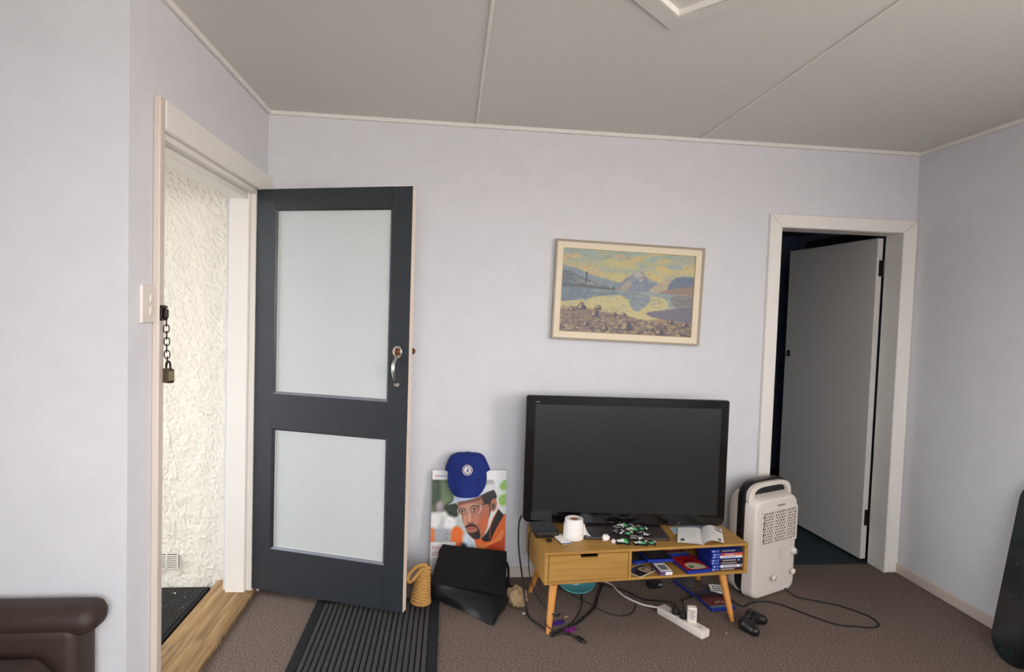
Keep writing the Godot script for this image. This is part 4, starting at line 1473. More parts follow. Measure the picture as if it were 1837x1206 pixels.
	for q in [[240, 178], [36, 214], [300, 214], [452, 222], [360, 232], [210, 276], [236, 274], [262, 280], [284, 280]]:
		var sc := []
		for e in [[-14, 0], [-4, -9], [8, -6], [4, 7], [-8, 6], [15, 10]]: sc.append(Vector2(q[0] + e[0] + r.randf_range(-5, 5), q[1] + e[1] + r.randf_range(-4, 4)))
		stroke(im, sc, 1.4, c8(104, 106, 108))
	stroke(im, [Vector2(240, 184), Vector2(240, 166)], 4, c8(56, 48, 52))
	return im

func build_picture() -> void:
	# x axis along the lower edge, hung a little askew
	var t := thing("framed_painting", "lake and mountain painting in a cream frame hanging slightly askew above the television", "painting", Transform3D(Basis(Vector3.BACK, -0.0215), Vector3(1.898, 1.567, 0.004)))
	var w := 0.826
	var h := 0.535
	var lip := mat(c8(168, 154, 136), 0.5)
	var cream := mat(c8(232, 216, 190), 0.7)
	var gold := mat(c8(206, 188, 138), 0.5, 0.1)
	# each ring of the frame: outer inset, inner inset, z back, z outer front, z inner front
	for q in [["outer_frame", 0.0, 0.011, 0.0, 0.026, 0.022, lip], ["cream_slip", 0.011, 0.0435, 0.0, 0.016, 0.011, cream], ["gold_liner", 0.0435, 0.046, 0.0, 0.012, 0.008, gold]]:
		for k in 4:
			var ax := [Vector2(-1, -1), Vector2(1, -1), Vector2(1, 1), Vector2(-1, 1)]
			var a: Vector2 = ax[k]
			var b: Vector2 = ax[(k + 1) % 4]
			var oa := Vector2(a.x * (w / 2 - q[1]), a.y * (h / 2 - q[1]))
			var ob := Vector2(b.x * (w / 2 - q[1]), b.y * (h / 2 - q[1]))
			var ia := Vector2(a.x * (w / 2 - q[2]), a.y * (h / 2 - q[2]))
			var ib := Vector2(b.x * (w / 2 - q[2]), b.y * (h / 2 - q[2]))
			var s := sh()
			loft(s, [PackedVector3Array([Vector3(oa.x, oa.y, q[3]), Vector3(oa.x, oa.y, q[4]), Vector3(ia.x, ia.y, q[5]), Vector3(ia.x, ia.y, q[3])]), PackedVector3Array([Vector3(ob.x, ob.y, q[3]), Vector3(ob.x, ob.y, q[4]), Vector3(ib.x, ib.y, q[5]), Vector3(ib.x, ib.y, q[3])])], true, true, false)
			part(q[0], s, q[6], t)
	var s := sh()
	var x := w / 2 - 0.046
	var y := h / 2 - 0.046
	panel(s, Vector3(-x, y, 0.005), Vector3(x, y, 0.005), Vector3(x, -y, 0.005), Vector3(-x, -y, 0.005))
	part("canvas", s, picture_mat(painting(), 0.45), t)
	s = sh()
	bx(s, -x, x, -y, y, 0.0, 0.004)
	part("backing", s, lip, t)

# ---------------------------------------------------------------- things against the wall beside the door
func poster_image() -> Image:
	# drawn at 817 by 1241
	var im := Image.create(817, 1241, false, Image.FORMAT_RGB8)
	im.fill(c8(214, 218, 208))
	var o := Vector2(88, 265)
	var B := func(c: Color, flat: Array) -> void:
		var p := []
		for i in range(0, flat.size(), 2): p.append(Vector2(flat[i], flat[i + 1]) - o)
		blob(im, p, c)
	var Q := func(c: Color, flat: Array) -> void:
		var p := []
		for i in range(0, flat.size(), 2): p.append(Vector2(flat[i], flat[i + 1]) - o)
		poly(im, p, c)
	# out of focus background
	Q.call(c8(96, 108, 84), [80, 360, 330, 360, 330, 700, 80, 720])
	B.call(c8(66, 82, 60), [90, 380, 160, 370, 190, 480, 150, 640, 92, 620])
	B.call(c8(112, 132, 96), [190, 370, 300, 380, 320, 520, 240, 640, 190, 560])
	B.call(c8(54, 62, 50), [230, 660, 300, 610, 380, 640, 400, 740, 300, 770])
	B.call(c8(170, 150, 160), [140, 620, 200, 600, 210, 680, 150, 700])
	B.call(c8(226, 232, 228), [640, 290, 910, 280, 910, 720, 800, 640, 700, 420])
	B.call(c8(150, 196, 92), [830, 430, 905, 360, 912, 460, 860, 480])
	B.call(c8(158, 200, 100), [820, 560, 905, 520, 912, 620, 850, 650])
	Q.call(c8(190, 196, 194), [80, 800, 480, 760, 520, 1200, 80, 1200])
	B.call(c8(232, 230, 230), [84, 750, 150, 740, 190, 810, 150, 880, 84, 870])
	B.call(c8(234, 232, 232), [236, 790, 300, 758, 356, 810, 340, 890, 270, 920, 230, 870])
	Q.call(c8(168, 172, 176), [118, 900, 300, 890, 300, 1045, 118, 1045])
	B.call(c8(226, 120, 60), [80, 900, 120, 900, 124, 1040, 80, 1040])
	B.call(c8(228, 112, 50), [310, 920, 370, 870, 440, 930, 460, 1090, 330, 1080])
	B.call(c8(206, 214, 226), [440, 960, 520, 980, 620, 1100, 560, 1150, 460, 1130])
	B.call(c8(48, 60, 96), [420, 1050, 470, 1060, 480, 1110, 430, 1110])
	soften(im, 26)
	# jacket and collar
	Q.call(c8(232, 104, 44), [560, 1010, 640, 990, 720, 1040, 860, 760, 890, 735, 912, 740, 912, 1510, 620, 1510, 600, 1110])
	B.call(c8(240, 140, 70), [600, 1060, 700, 1060, 800, 1000, 880, 900, 860, 1040, 760, 1120, 640, 1130])
	B.call(c8(204, 74, 36), [700, 1100, 860, 1020, 905, 960, 905, 1200, 720, 1200])
	Q.call(c8(28, 26, 30), [818, 680, 884, 750, 790, 920, 742, 1030, 680, 1038, 640, 1010, 700, 940, 760, 820])
	stroke(im, [Vector2(820, 690) - o, Vector2(760, 800) - o, Vector2(730, 900) - o, Vector2(736, 1010) - o], 9, c8(226, 92, 52))
	# hair, ear and face
	B.call(c8(44, 34, 32), [610, 560, 700, 500, 790, 480, 800, 560, 770, 600, 740, 700, 720, 780, 690, 700, 640, 640])
	B.call(c8(176, 106, 82), [738, 600, 780, 570, 806, 620, 790, 690, 752, 710, 732, 660])
	B.call(c8(70, 72, 50), [748, 635, 776, 628, 784, 668, 756, 690])
	B.call(c8(166, 108, 86), [372, 618, 440, 604, 540, 580, 624, 550, 660, 620, 716, 640, 726, 720, 712, 810, 694, 900, 664, 980, 606, 1016, 548, 1004, 496, 956, 466, 896, 436, 830, 416, 760, 384, 690])
	B.call(c8(176, 104, 76), [590, 690, 716, 690, 712, 830, 690, 920, 650, 980, 590, 960, 570, 860, 570, 760])
	B.call(c8(190, 100, 66), [640, 760, 712, 760, 702, 860, 676, 950, 640, 950, 620, 880, 626, 800])
	B.call(c8(204, 100, 62), [664, 800, 700, 810, 692, 880, 670, 930, 650, 900, 652, 830])
	B.call(c8(190, 134, 108), [410, 650, 480, 626, 560, 616, 566, 650, 480, 672, 414, 682])
	B.call(c8(204, 148, 122), [436, 660, 490, 640, 530, 640, 500, 664, 446, 674])
	B.call(c8(198, 140, 114), [440, 770, 480, 756, 496, 830, 462, 880, 440, 830])
	B.call(c8(192, 126, 98), [548, 770, 610, 760, 606, 830, 570, 850, 546, 820])
	B.call(c8(124, 74, 58), [380, 620, 460, 604, 560, 580, 620, 556, 630, 580, 540, 606, 440, 624, 390, 640])
	var soft: Image = im.duplicate()
	soften(soft, 11)
	im.copy_from(soft)
	# nose, mouth, beard
	B.call(c8(192, 130, 104), [486, 700, 512, 700, 530, 770, 548, 810, 530, 834, 486, 836, 474, 810, 484, 770])
	B.call(c8(212, 156, 130), [494, 740, 506, 736, 520, 790, 510, 816, 494, 808])
	B.call(c8(118, 68, 52), [484, 826, 510, 836, 546, 818, 540, 838, 500, 846])
	B.call(c8(52, 36, 34), [462, 872, 500, 850, 548, 848, 590, 868, 618, 920, 630, 980, 604, 1010, 552, 1000, 500, 950, 476, 930, 520, 940, 580, 930, 596, 900, 560, 872, 500, 876, 470, 890])
	B.call(c8(176, 92, 78), [474, 892, 510, 876, 548, 876, 576, 888, 548, 914, 500, 920, 480, 910])
	stroke(im, [Vector2(476, 898) - o, Vector2(520, 896) - o, Vector2(574, 888) - o], 4, c8(96, 44, 40))
	# brows and eyes
	stroke(im, [Vector2(392, 690) - o, Vector2(430, 676) - o, Vector2(462, 684) - o], 11, c8(42, 30, 28))
	stroke(im, [Vector2(510, 668) - o, Vector2(550, 648) - o, Vector2(604, 654) - o], 12, c8(42, 30, 28))
	for e in [Vector2(424, 716), Vector2(560, 692)]:
		disc(im, e - o, 26, c8(214, 200, 190), 10, -0.1)
		disc(im, e - o + Vector2(-2, 0), 11, c8(40, 28, 26))
		stroke(im, [e - o + Vector2(-28, -6), e - o + Vector2(0, -13), e - o + Vector2(28, -8)], 6, c8(48, 32, 30))
	# clear safety glasses
	for g in [[366, 690, 470, 680, 468, 740, 440, 768, 392, 752, 366, 690], [492, 676, 632, 632, 634, 690, 590, 748, 524, 760, 496, 730, 492, 676]]:
		var p := []
		for i in range(0, g.size(), 2): p.append(Vector2(g[i], g[i + 1]) - o)
		stroke(im, p, 3.5, c8(206, 198, 194))
	stroke(im, [Vector2(370, 694) - o, Vector2(386, 744) - o, Vector2(410, 760) - o], 8, c8(226, 224, 222))
	stroke(im, [Vector2(596, 740) - o, Vector2(630, 690) - o, Vector2(632, 640) - o], 6, c8(222, 218, 214))
	stroke(im, [Vector2(468, 690) - o, Vector2(494, 684) - o], 6, c8(214, 208, 204))
	stroke(im, [Vector2(632, 636) - o, Vector2(740, 620) - o], 13, c8(62, 52, 50))
	# white hard hat
	B.call(c8(206, 214, 224), [270, 636, 330, 590, 340, 500, 420, 400, 520, 300, 640, 280, 720, 310, 770, 400, 800, 470, 826, 526, 806, 548, 770, 480, 720, 480, 640, 530, 560, 566, 480, 594, 370, 612, 300, 630])
	B.call(c8(176, 176, 180), [640, 290, 720, 316, 770, 400, 740, 420, 660, 440, 640, 480, 660, 380])
	B.call(c8(222, 220, 220), [560, 520, 640, 440, 760, 416, 800, 470, 824, 530, 806, 545, 764, 470, 700, 480, 630, 520, 570, 550])
	B.call(c8(184, 200, 226), [340, 560, 440, 520, 560, 520, 560, 560, 440, 596, 350, 606])
	stroke(im, [Vector2(366, 612) - o, Vector2(480, 594) - o, Vector2(560, 570) - o, Vector2(650, 526) - o], 7, c8(60, 56, 66))
	soft = im.duplicate()
	soften(soft, 5)
	im.copy_from(soft)
	# white title strip and text area
	im.fill_rect(Rect2i(0, 0, 817, 100), c8(238, 236, 236))
	im.fill_rect(Rect2i(0, 775, 272, 466), c8(238, 236, 236))
	im.fill_rect(Rect2i(0, 905, 817, 336), c8(238, 236, 236))
	im.fill_rect(Rect2i(20, 912, 160, 3), c8(120, 120, 124))
	return im

func crest_image() -> Image:
	var im := Image.create(192, 192, false, Image.FORMAT_RGB8)
	im.fill(c8(36, 50, 116))
	var c := Vector2(96, 96)
	disc(im, c, 94, c8(196, 164, 96))
	disc(im, c, 89, c8(214, 210, 214))
	disc(im, c, 84, c8(36, 44, 110))
	for i in 26:
		var a := TAU * i / 26.0
		if i % 13 == 0: disc(im, c + Vector2(cos(a), sin(a)) * 72, 8, c8(176, 44, 52))
		else: poly(im, [c + Vector2(cos(a - 0.07), sin(a - 0.07)) * 66, c + Vector2(cos(a + 0.07), sin(a + 0.07)) * 66, c + Vector2(cos(a + 0.05), sin(a + 0.05)) * 79, c + Vector2(cos(a - 0.05), sin(a - 0.05)) * 79], c8(206, 204, 214))
	disc(im, c, 60, c8(196, 164, 96))
	disc(im, c, 56, c8(226, 226, 232))
	# rampant lion with a staff
	var col := c8(36, 46, 118)
	blob(im, [Vector2(78, 128), Vector2(84, 100), Vector2(96, 84), Vector2(92, 70), Vector2(100, 58), Vector2(114, 60), Vector2(118, 74), Vector2(112, 84), Vector2(116, 100), Vector2(108, 116), Vector2(110, 134), Vector2(98, 134), Vector2(92, 122)], col)
	stroke(im, [Vector2(110, 92), Vector2(126, 82), Vector2(132, 88)], 7, col)
	stroke(im, [Vector2(108, 106), Vector2(124, 110), Vector2(128, 120)], 7, col)
	stroke(im, [Vector2(84, 120), Vector2(70, 112), Vector2(64, 94), Vector2(72, 80), Vector2(66, 68)], 5, col)
	stroke(im, [Vector2(82, 126), Vector2(74, 142), Vector2(84, 146)], 6, col)
	stroke(im, [Vector2(130, 60), Vector2(122, 142)], 4, col)
	return im

func build_corner_things() -> void:
	# poster board leaning on the wall
	var lean := 0.10
	var pb := Basis(Vector3.UP, 0.0) * Basis(Vector3.RIGHT, -lean)
	var PW := 0.394
	var PH := 0.60
	var t := thing("poster_board", "poster of a worker in a white hard hat leaning behind the black bag", "poster", Transform3D(pb, Vector3(1.067, 0.0012, 0.100)))
	var s := sh()
	bx(s, -PW / 2, PW / 2, 0, PH, -0.012, 0, 0.001)
	part("board", s, mats.white_paper, t)
	s = sh()
	panel(s, Vector3(-PW / 2 + 0.001, PH - 0.001, 0.0004), Vector3(PW / 2 - 0.001, PH - 0.001, 0.0004), Vector3(PW / 2 - 0.001, 0.001, 0.0004), Vector3(-PW / 2 + 0.001, 0.001, 0.0004))
	part("print", s, picture_mat(poster_image(), 0.35), t)
	var px := PW / 817.0
	var tx := func(x: float, y: float) -> Transform3D: return Transform3D(Basis(), Vector3(-PW / 2 + (x - 88) * px, PH - (y - 265) * px, 0.0006))
	text("lettering", "EZ", 0.0125, mats.red_print, t, tx.call(120, 331), true)
	text("lettering", "Hutton Wealth", 0.0095, mats.blue_print, t, tx.call(160, 328), true)
	text("lettering", "Energy &", 0.0185, mats.red_print, t, tx.call(106, 1098))
	text("lettering", "effort", 0.0185, mats.red_print, t, tx.call(106, 1158))
	s = sh()
	for i in 9:
		var y := PH - (1215 + i * 18 - 265) * px
		box(s, Vector3(-PW / 2 + 0.028, y, 0.0006), Vector3(0.034 + 0.004 * (i % 3), 0.0022, 0.0004))
	part("small_print", s, mats.grey_print, t)
	s = sh()
	for i in 15:
		var a := 0.5 + 4.6 * i / 14.0
		box(s, Vector3(-PW / 2 + (268 - 88) * px + 0.0095 * cos(a), PH - (975 - 265) * px + 0.013 * sin(a), 0.0006), Vector3(0.0035, 0.0035, 0.0004))
	part("ring_mark", s, mats.grey_print, t)
	build_cap(t)
	build_rope()
	build_bag()

func build_cap(_poster: Node3D) -> void:
	# a cap hung over the upper edge of the poster: crown above, peak down its front
	var t := thing("baseball_cap", "royal blue baseball cap with a round lion crest hung on the poster corner", "cap", Transform3D(Basis(Vector3.UP, -0.02), Vector3(1.052, 0.598, 0.070)))
	var cloth := mat(c8(36, 50, 116), 0.85, 0, 0.25)
	cloth.rim_enabled = true
	cloth.rim = 0.25
	bump(cloth, noise_image(256, 256, 61, 0.3, 2), 0.06)
	tri(cloth, Vector3.ONE * 8.0, false)
	# crown: dome that leans forwards, flared to the sides at its lower edge
	var outline := func(a: float, v: float) -> Vector3:
		# v 0 lower edge .. 1 top; a round the head, 0 = towards the viewer
		var side := smoothstep(0.72, 1.0, absf(sin(a)))
		var wdt := lerpf(0.088, 0.030, pow(v, 3.2)) * (1.0 - 0.62 * smoothstep(0.90, 1.0, v)) + 0.032 * pow(1.0 - v, 1.6) * side
		var dep := lerpf(0.056, 0.008, pow(v, 2.8))
		var y := 0.004 + 0.096 * sin(v * PI * 0.5) + 0.012 * (1.0 - v) * side - 0.024 * (1.0 - v) * (1.0 - side) * maxf(0.0, cos(a))
		return Vector3(wdt * sin(a), y, 0.012 + dep * cos(a) - 0.018 * v)
	var peak := func(u: float, v: float) -> Vector3:
		var a := lerpf(-1.12, 1.12, u)
		var p: Vector3 = outline.call(a, 0.0)
		var q := absf(u * 2.0 - 1.0)
		var drop := 0.088 * v * (1.0 - 0.30 * v * pow(q, 9.0)) + 0.014 * v * pow(q, 2.0)
		return Vector3(p.x * (1.0 + 0.03 * sin(PI * v) - 0.07 * v * v), p.y - drop, p.z + 0.018 * v + 0.022 * (1.0 - q * q) * v * (1.0 - v * 0.4))
	for k in 6:
		var s := sh()
		var a0 := TAU * (k - 0.5) / 6.0
		grid(s, 6, 12, func(u: float, v: float) -> Vector3:
			var a := a0 + TAU / 6.0 * u
			var p: Vector3 = outline.call(a, v)
			var n := Vector3(sin(a), 0.3, cos(a)).normalized()
			return p + n * 0.0025 * (sin(PI * u) - 0.5) + n * 0.002 * sin(a * 5.0 + v * 7.0) * (1.0 - v))
		part("crown_panel", s, cloth, t)
	var s := sh()
	ball(s, Vector3(0, 0.1005, -0.006), Vector3(0.009, 0.0045, 0.009))
	part("button", s, cloth, t)
	# peak: starts along the lower front edge and hangs down
	s = sh()
	grid(s, 28, 12, func(u: float, v: float) -> Vector3: return peak.call(u, v))
	part("peak", s, cloth, t)
	s = sh()
	grid(s, 28, 12, func(u: float, v: float) -> Vector3: return peak.call(u, v) - Vector3(0, 0, 0.0025), true)
	part("peak_lining", s, cloth, t)
	for k in 5:
		s = sh()
		var pts := PackedVector3Array()
		for i in 17: pts.append(peak.call(lerpf(0.08, 0.92, i / 16.0), 0.2 + 0.15 * k) + Vector3(0, 0, 0.0002))
		tube(s, pts, 0.0006, 5)
		part("stitch_line", s, cloth, t)
	# crest
	s = sh()
	var v := PackedVector3Array()
	var uv := PackedVector2Array()
	var at_ := func(x: float, y: float) -> Vector3:
		var vv := clampf((y + 0.016) / 0.11, 0.0, 1.0)
		var p: Vector3 = outline.call(0.0, asin(clampf(vv, 0, 1)) / (PI * 0.5))
		return Vector3(x, y, p.z + 0.0035 - 3.0 * x * x)
	for i in 32:
		var a := TAU * i / 32.0
		var b := TAU * (i + 1) / 32.0
		var rr_ := 0.027
		for q in [[0.0, 0.0], [cos(a), sin(a)], [cos(b), sin(b)]]:
			v.append(at_.call(q[0] * rr_, 0.026 + q[1] * rr_))
			uv.append(Vector2(0.5 + 0.49 * q[0], 0.5 - 0.49 * q[1]))
	for i in range(0, v.size(), 3):
		var tmp := v[i + 1]; v[i + 1] = v[i + 2]; v[i + 2] = tmp
		var tm2 := uv[i + 1]; uv[i + 1] = uv[i + 2]; uv[i + 2] = tm2
	put(s, v, uv, true, false)
	tag(part("crest", s, picture_mat(crest_image(), 0.6), t), "round crest with a blue lion")

func build_rope() -> void:
	# a hank of thick rope bound round and round, with a loop at its head
	var t := thing("rope_hank", "hank of thick tan rope bound into a cone beside the dark door", "rope", Transform3D(Basis(), Vector3(0.840, 0.012, 0.300)))
	var rope := mat(Color.WHITE, 0.9, 0, 0.2)
	rope.albedo_texture = tex(ramp_image(noise_image(128, 128, 71, 0.12, 3), [c8(150, 104, 52), c8(190, 144, 84), c8(212, 172, 112)], [0.2, 0.5, 0.85]))
	tri(rope, Vector3.ONE * 9.0, false)
	var pts := PackedVector3Array()
	var turns := 12
	for i in turns * 28 + 1:
		var u := float(i) / (turns * 28)
		var a := TAU * turns * u
		var rx := lerpf(0.043, 0.021, pow(u, 0.8))
		var rz := lerpf(0.040, 0.024, u)
		var cx := lerpf(-0.004, 0.012, u)
		pts.append(Vector3(cx + rx * cos(a), 0.0105 + 0.172 * u + 0.007 * smoothstep(0.0, 0.15, u) * -cos(a), rz * sin(a)))
	var s := sh()
	twist(s, pts, 0.0098)
	part("bound_wraps", s, rope, t)
	s = sh()
	twist(s, curve([Vector3(0.020, 0.174, 0.012), Vector3(0.016, 0.196, 0.016), Vector3(-0.006, 0.200, 0.022), Vector3(-0.036, 0.186, 0.026), Vector3(-0.064, 0.152, 0.030), Vector3(-0.062, 0.128, 0.034), Vector3(-0.044, 0.134, 0.038), Vector3(-0.016, 0.166, 0.034), Vector3(0.004, 0.184, 0.026), Vector3(0.014, 0.17, 0.02)], 0.004), 0.0095)
	part("loop", s, rope, t)
	s = sh()
	lathe(s, [Vector2(0, 0.004), Vector2(0.036, 0.004), Vector2(0.03, 0.1), Vector2(0.018, 0.182), Vector2(0, 0.186)], 16)
	part("inner_strands", s, rope, t)

func twist(s: SurfaceTool, pts: PackedVector3Array, r: float) -> void:
	# three laid strands
	var rings := []
	var up := Vector3.UP
	var n := pts.size()
	var d := 0.0
	for i in n:
		var tg := (pts[mini(i + 1, n - 1)] - pts[maxi(i - 1, 0)]).normalized()
		var side := up.cross(tg)
		if side.length() < 0.05: side = Vector3.RIGHT.cross(tg)
		side = side.normalized()
		up = tg.cross(side).normalized()
		if i > 0: d += pts[i].distance_to(pts[i - 1])
		var ring := PackedVector3Array()
		for j in 12:
			var a := TAU * j / 12.0
			var rad := r * (0.84 + 0.18 * absf(cos((a - d / (r * 1.1)) * 1.5)))
			ring.append(pts[i] + (side * cos(a) + up * sin(a)) * rad)
		rings.append(ring)
	loft(s, rings)

func build_bag() -> void:
	var t := thing("black_bag", "slumped black fabric shopping bag in front of the poster", "bag")
	var cloth := mat(c8(21, 20, 20), 0.8, 0, 0.3)
	bump(cloth, noise_image(256, 256, 81, 0.25, 2), 0.05)
	tri(cloth, Vector3.ONE * 6.0, false)
	var vinyl := mat(c8(22, 23, 26), 0.42)
	# slumped body: floor outline up to the fold under the flap
	var foot := [Vector3(0.888, 0.004, 0.165), Vector3(0.905, 0.004, 0.255), Vector3(0.985, 0.004, 0.315), Vector3(1.075, 0.004, 0.395), Vector3(1.160, 0.004, 0.492), Vector3(1.186, 0.004, 0.480), Vector3(1.215, 0.004, 0.400), Vector3(1.247, 0.004, 0.345), Vector3(1.258, 0.004, 0.240), Vector3(1.245, 0.004, 0.165)]
	var fold := [Vector3(0.884, 0.105, 0.185), Vector3(0.890, 0.098, 0.262), Vector3(0.965, 0.088, 0.283), Vector3(1.055, 0.074, 0.300), Vector3(1.150, 0.060, 0.322), Vector3(1.200, 0.052, 0.326), Vector3(1.236, 0.046, 0.316), Vector3(1.250, 0.050, 0.290), Vector3(1.258, 0.060, 0.230), Vector3(1.248, 0.09, 0.180)]
	var nse := FastNoiseLite.new()
	nse.seed = 12
	nse.frequency = 14.0
	var rings := []
	for k in 9:
		var v := k / 8.0
		var ring := PackedVector3Array()
		for i in foot.size() * 4:
			var j := i / 4
			var u := (i % 4) / 4.0
			var m := foot.size()
			var a: Vector3 = foot[j].cubic_interpolate(foot[(j + 1) % m], foot[(j + m - 1) % m], foot[(j + 2) % m], u)
			var b: Vector3 = fold[j].cubic_interpolate(fold[(j + 1) % m], fold[(j + m - 1) % m], fold[(j + 2) % m], u)
			var p := a.lerp(b, v)
			var c := Vector3(1.07, p.y, 0.25)
			var bulge := 0.012 * sin(PI * v) + 0.012 * nse.get_noise_3dv(p) * sin(PI * minf(v * 1.1, 1.0))
			p += (p - c).normalized() * bulge
			p.y = maxf(p.y, 0.0115 if p.x < 0.95 else 0.003)
			ring.append(p)
		rings.append(ring)
	var s := sh()
	loft(s, rings, true, true, true)
	part("body", s, vinyl, t)
	# flat upper panel folded over the front
	var TL := Vector3(0.934, 0.262, 0.205)
	var TR := Vector3(1.259, 0.226, 0.215)
	var BR := Vector3(1.243, 0.040, 0.306)
	var BL := Vector3(0.884, 0.094, 0.272)
	s = sh()
	var f := func(u: float, v: float, d: float) -> Vector3:
		var p := TL.lerp(TR, u).lerp(BL.lerp(BR, u), v)
		p.z += 0.010 * sin(PI * v) + 0.004 * nse.get_noise_2d(u * 0.4, v * 0.4) + d
		p.x += (-0.006 * sin(PI * v) if u < 0.5 else 0.004 * sin(PI * v))
		if u < 0.04 and v > 0.12 and v < 0.24: p.x -= 0.006
		return p
	var front := PackedVector3Array()
	grid(s, 24, 16, func(u: float, v: float) -> Vector3: return f.call(u, v, 0.0))
	grid(s, 24, 16, func(u: float, v: float) -> Vector3: return f.call(u, v, -0.012), true)
	for e in [[0.0, true], [1.0, true], [0.0, false], [1.0, false]]:
		grid(s, 24, 1, func(u: float, v: float) -> Vector3: return f.call(e[0] if e[1] else u, u if e[1] else e[0], -0.012 * v))
	part("upper_panel", s, cloth, t)
	s = sh()
	tube(s, curve([Vector3(1.246, 0.19, 0.21), Vector3(1.268, 0.15, 0.2), Vector3(1.272, 0.09, 0.21), Vector3(1.256, 0.035, 0.25)]), 0.006, 6)
	part("handle", s, cloth, t)
	# rumpled beige cloth to the right of the bag
	s = sh()
	var n2 := FastNoiseLite.new()
	n2.seed = 15
	n2.frequency = 13.0
	rings = []
	for j in 15:
		var a := PI * j / 14.0
		var ring := PackedVector3Array()
		for i in 28:
			var b := TAU * i / 28.0
			var d := Vector3(maxf(sin(a), 0.004) * cos(b), -cos(a), maxf(sin(a), 0.004) * sin(b))
			var p := d * Vector3(0.048, 0.048, 0.055)
			p *= 1.0 + 0.55 * n2.get_noise_3dv(p * 1.6) + 0.03 * sin(b * 5.0 + a * 4.0)
			p.y = maxf(p.y + 0.034, 0.002)
			ring.append(Vector3(1.310, 0, 0.295) + p)
		rings.append(ring)
	loft(s, rings, false, false)
	var beige := mat(c8(168, 142, 108), 0.95)
	bump(beige, noise_image(128, 128, 91, 0.2, 2), 0.15)
	tri(beige, Vector3.ONE * 8.0)
	tag(part("cloth_bundle", s, beige), "rumpled beige cloth on the floor between the black bag and the TV cabinet", "cloth")

